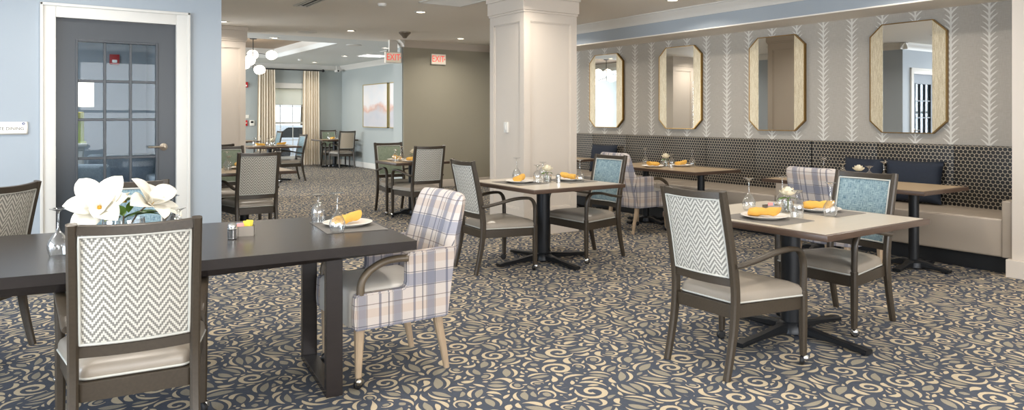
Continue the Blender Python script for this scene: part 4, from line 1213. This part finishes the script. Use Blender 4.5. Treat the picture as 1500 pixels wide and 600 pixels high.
put(WG, 4.05, 2.49, 0, 'tall upturned wine glass nearest the table corner, ' + W_, 'glass', 'upturned wine glasses', ZT)
put(WG, 4.20, 2.93, 0, 'tall upturned wine glass behind the white flower, ' + W_, 'glass', 'upturned wine glasses', ZT)
put(VA, 4.03, 2.77, 0, 'clear glass vase holding a white flower, ' + W_, 'vase', 'glass vases', ZT)
put(BL, 4.03, 2.77, 30, 'white rose with green leaves, ' + W_, 'flower', 'white table flowers', ZT)
put(CA, 3.90, 2.80, 20, 'small caddy of sugar packets, ' + W_, 'caddy', 'sugar caddies', ZT)
for i, k in enumerate(('paper_pink', 'paper_blue')):
    put(PK[k], 3.90+.012*(i-.5), 2.80, 30, '%s sugar packet in the caddy %s' % (('pink', 'blue')[i], W_), 'packet', 'sugar packets', ZT+.003)
W_ = 'on the table before the column'
setting(W_, 'at the left', 3.73, 5.36, 90, nap=-130)
setting(W_, 'at the right', 4.24, 5.27, -90, nap=-10)
put(WG, 3.93, 5.70, 0, 'upturned wine glass above the left plate, ' + W_, 'glass', 'upturned wine glasses', ZT)
put(GO, 3.86, 5.26, 0, 'upturned goblet left of the white flower, ' + W_, 'glass', 'upturned goblets', ZT)
put(GO, 4.16, 5.58, 0, 'upturned goblet right of the white flower, ' + W_, 'glass', 'upturned goblets', ZT)
put(WG, 4.24, 5.11, 0, 'upturned wine glass at the right plate, ' + W_, 'glass', 'upturned wine glasses', ZT)
put(VA, 3.98, 5.27, 0, 'clear glass vase, ' + W_, 'vase', 'glass vases', ZT)
put(BL, 3.98, 5.27, 0, 'white rose, ' + W_, 'flower', 'white table flowers', ZT)
put(SH, 4.04, 5.18, 0, 'small silver shaker by the vase, ' + W_, 'shaker', 'shakers', ZT)
W_ = 'on the right booth table'
put(WG, 6.30, 3.36, 0, 'upturned wine glass right of the pale flower, ' + W_, 'glass', 'upturned wine glasses', ZT)
put(GO, 6.24, 3.46, 0, 'upturned goblet right of the pale flower, ' + W_, 'glass', 'upturned goblets', ZT)
put(WG, 6.36, 3.98, 0, 'upturned wine glass left of the pale flower, ' + W_, 'glass', 'upturned wine glasses', ZT)
put(GO, 6.42, 3.82, 0, 'upturned goblet left of the pale flower, ' + W_, 'glass', 'upturned goblets', ZT)
put(VA, 6.38, 3.64, 0, 'clear glass vase, ' + W_, 'vase', 'glass vases', ZT)
put(BL, 6.38, 3.64, 0, 'pale flower, ' + W_, 'flower', 'white table flowers', ZT)
W_ = 'on the middle booth table'
setting(W_, 'on the near side', 6.22, 6.12, 90, mat=False, nap=80)
setting(W_, 'on the bench side', 6.60, 6.02, -90, mat=False, nap=80)
put(WG, 6.42, 6.45, 0, 'upturned wine glass at the left, ' + W_, 'glass', 'upturned wine glasses', ZT)
put(WG, 6.62, 5.86, 0, 'upturned wine glass at the right, ' + W_, 'glass', 'upturned wine glasses', ZT)
put(GO, 6.33, 5.92, 0, 'upturned goblet in front of the flower, ' + W_, 'glass', 'upturned goblets', ZT)
put(GO, 6.52, 6.22, 0, 'upturned goblet behind the flower, ' + W_, 'glass', 'upturned goblets', ZT)
put(VA, 6.42, 6.10, 0, 'clear glass vase, ' + W_, 'vase', 'glass vases', ZT)
put(BL, 6.42, 6.10, 0, 'cream flower, ' + W_, 'flower', 'white table flowers', ZT)
W_ = 'on the exit wall table'
setting(W_, 'on the far side', 4.2, 9.02, 180, mat=False, nap=90)
setting(W_, 'on the near side', 4.25, 8.66, 0, mat=False, nap=90)
put(GO, 4.10, 8.85, 0, 'upturned goblet at the left, ' + W_, 'glass', 'upturned goblets', ZT)
put(WG, 4.15, 8.76, 0, 'upturned wine glass, ' + W_, 'glass', 'upturned wine glasses', ZT)
put(VA, 4.38, 8.86, 0, 'clear glass vase, ' + W_, 'vase', 'glass vases', ZT)
put(BL, 4.38, 8.86, 0, 'cream flower, ' + W_, 'flower', 'white table flowers', ZT)
W_ = 'on the table by the blue wall'
setting(W_, 'on the far side', 2.02, 8.66, 180, mat=False, nap=90)
put(GO, 1.85, 8.42, 0, 'upturned goblet, ' + W_, 'glass', 'upturned goblets', ZT)
put(WG, 1.86, 8.55, 0, 'upturned wine glass, ' + W_, 'glass', 'upturned wine glasses', ZT)
W_ = 'on the far window table'
setting(W_, 'on the left side', 3.85, 14.75, 90, mat=False, nap=80)
setting(W_, 'on the right side', 4.35, 15.0, -90, mat=False, nap=80)
for q, (x, y, l_) in enumerate(((3.85, 15.2, 'leftmost'), (3.95, 15.1, 'second from the left'), (4.02, 14.8, 'third from the left'), (4.1, 14.7, 'rightmost'))):
    put(WG if q % 2 else GO, x, y, 0, '%s upturned glass %s' % (l_, W_), 'glass', 'upturned glasses before the window', ZT)
put(VA, 4.15, 14.95, 0, 'clear glass vase, ' + W_, 'vase', 'glass vases', ZT); put(BL, 4.15, 14.95, 0, 'cream flower, ' + W_, 'flower', 'white table flowers', ZT)
W_ = 'on the far corner table'
setting(W_, 'on the near side', 6.55, 18.0, 0, mat=False, nap=90)
put(GO, 6.5, 18.15, 0, 'upturned goblet, ' + W_, 'glass', 'upturned goblets', ZT); put(WG, 6.72, 18.2, 0, 'upturned wine glass, ' + W_, 'glass', 'upturned wine glasses', ZT)
# long table
W_ = 'on the long dark table'
setting(W_, 'in front of the plaid chair', 1.47, 3.80, -83, nap=53)
put(WG, 1.335, 3.60, 0, 'tall upturned wine glass on the placemat, ' + W_, 'glass', 'upturned wine glasses', ZT+.003)
put(GO, 1.36, 3.97, 0, 'upturned goblet behind the wine glass, ' + W_, 'glass', 'upturned goblets', ZT+.003)
put(SH, .835, 3.72, 0, 'silver shaker beside the sugar caddy, ' + W_, 'shaker', 'shakers', ZT)
put(CA, .915, 3.80, 18, 'metal sugar caddy, ' + W_, 'caddy', 'sugar caddies', ZT)
for k, dx, dy, rz, l_ in (('paper_pink', -.025, -.012, 20, 'pink sugar packet at the front left'), ('paper_blue', -.022, .010, 14, 'blue sugar packet at the back left'), ('paper_yellow', .012, -.012, 28, 'yellow sweetener packet at the front'), ('paper_yellow', .018, .008, 8, 'yellow sweetener packet at the back'), ('paper_pink', -.006, .0, 10, 'pink sugar packet in the middle')):
    o = put(PK[k], .915+dx, 3.80+dy, rz, l_ + ' of the caddy ' + W_, 'packet', 'sugar packets', ZT+.003)
    if k == 'paper_yellow': o.location.z += .012; o.rotation_euler = (0, .15 if dy > 0 else -.12, o.rotation_euler.z)
put(WG, .10, 3.70, 0, 'upturned wine glass in front of the left magnolia, ' + W_, 'glass', 'upturned wine glasses', ZT)
put(WG, .60, 3.98, 0, 'upturned wine glass right of the magnolias, ' + W_, 'glass', 'upturned wine glasses', ZT)
put(GO, .60, 3.80, 0, 'upturned goblet right of the magnolias, ' + W_, 'glass', 'upturned goblets', ZT)
setting(W_, 'before the nearest herringbone chair', .36, 3.48, 8)

# magnolia arrangement
def petal(bm, base, d, L, w, cup, curl, up):
    leaf(bm, base, d, L, w, curl, up, cup, 12, 1.15, .62)
def magnolia(name, c, axis, R, seed, lab):
    t = empty(name, c); tag(t, lab, 'flower', 'magnolias in the glass bowl')
    rr = random.Random(seed); ax = Vector(axis).normalized(); q = ax.to_track_quat('Z', 'Y')
    for k in range(9):
        a = 2*PI*k/6+(.5 if k > 5 else 0)+rr.uniform(-.15, .15) if k < 6 else 2*PI*k/3+.4
        el = rr.uniform(.15, .75) if k < 6 else rr.uniform(.9, 1.15)
        d = q @ Vector((math.cos(a)*math.cos(el), math.sin(a)*math.cos(el), math.sin(el)))
        bm = NB(); L = R*(rr.uniform(.85, 1.1) if k < 6 else .62)
        petal(bm, Vector((0, 0, 0))+ax*.005, d, L, L*.31, .45, .22 if k < 6 else .35, ax); 
        o = obj('petal', bm, 'petal', t, 80)
        md = o.modifiers.new('thickness', 'SOLIDIFY'); md.thickness = .0012
    bm = NB(); lathe(bm, [(.011, 0), (.013, .014), (.010, .030), (.003, .038), (0, .038)], seg=14); 
    for v in bm.verts: v.co = q @ (v.co*(1+.12*math.sin(v.co.x*900+v.co.z*700)))
    obj('stamen', bm, 'stamen', t, 60)
bw = NB(); lathe(bw, [(0, .003), (.06, .003), (.085, .02), (.095, .07), (.09, .125), (.0885, .125), (.092, .07), (.082, .022), (.06, .007), (0, .007)], seg=36, cap=False)
bo = obj('glass_bowl', bw, 'glass', smooth=50); bo.location = (.37, 3.86, ZT); tag(bo, 'glass bowl under the magnolias on the long dark table', 'bowl')
magnolia('magnolia', (.27, 3.83, ZT+.175), (-.15, -.75, .50), .175, 2, 'large white magnolia at the left of the long table arrangement')
magnolia('magnolia', (.475, 3.87, ZT+.175), (.45, -.45, .75), .165, 6, 'large white magnolia at the right of the long table arrangement')
magnolia('magnolia', (.38, 3.95, ZT+.19), (.0, .1, 1), .085, 9, 'smaller cream magnolia between the two large ones')
lv = empty('magnolia_foliage', (.37, 3.86, ZT+.08)); tag(lv, 'green magnolia leaves and stems under the white blooms', 'foliage')
for i, (dx, dy, dz, a, el, L) in enumerate(((.0, -.02, .045, -.6, .35, .12), (.02, 0, .07, -1.2, .9, .10), (.02, .0, .05, .1, .05, .20), (-.02, -.02, .05, -2.2, .1, .12), (.03, -.03, .05, -.2, .15, .13), (0, .03, .05, 1.8, .5, .12), (-.03, 0, .05, 3.1, .3, .14))):
    bm = NB(); leaf(bm, Vector((dx, dy, dz)), Vector((math.cos(a)*math.cos(el), math.sin(a)*math.cos(el), math.sin(el))), L, L*.2); obj('leaf', bm, 'leaf_green', lv, 80)
for a, e_ in (((-.05, -.02, .0), (-.10, -.04, .09)), ((.02, 0, .0), (.105, .02, .10)), ((0, .03, 0), (.01, .09, .085))):
    bm = NB(); tube(bm, [a, Vector(a).lerp(Vector(e_), .5)+Vector((0, 0, .015)), e_], .004, 6); obj('stem', bm, 'bark', lv, 60)
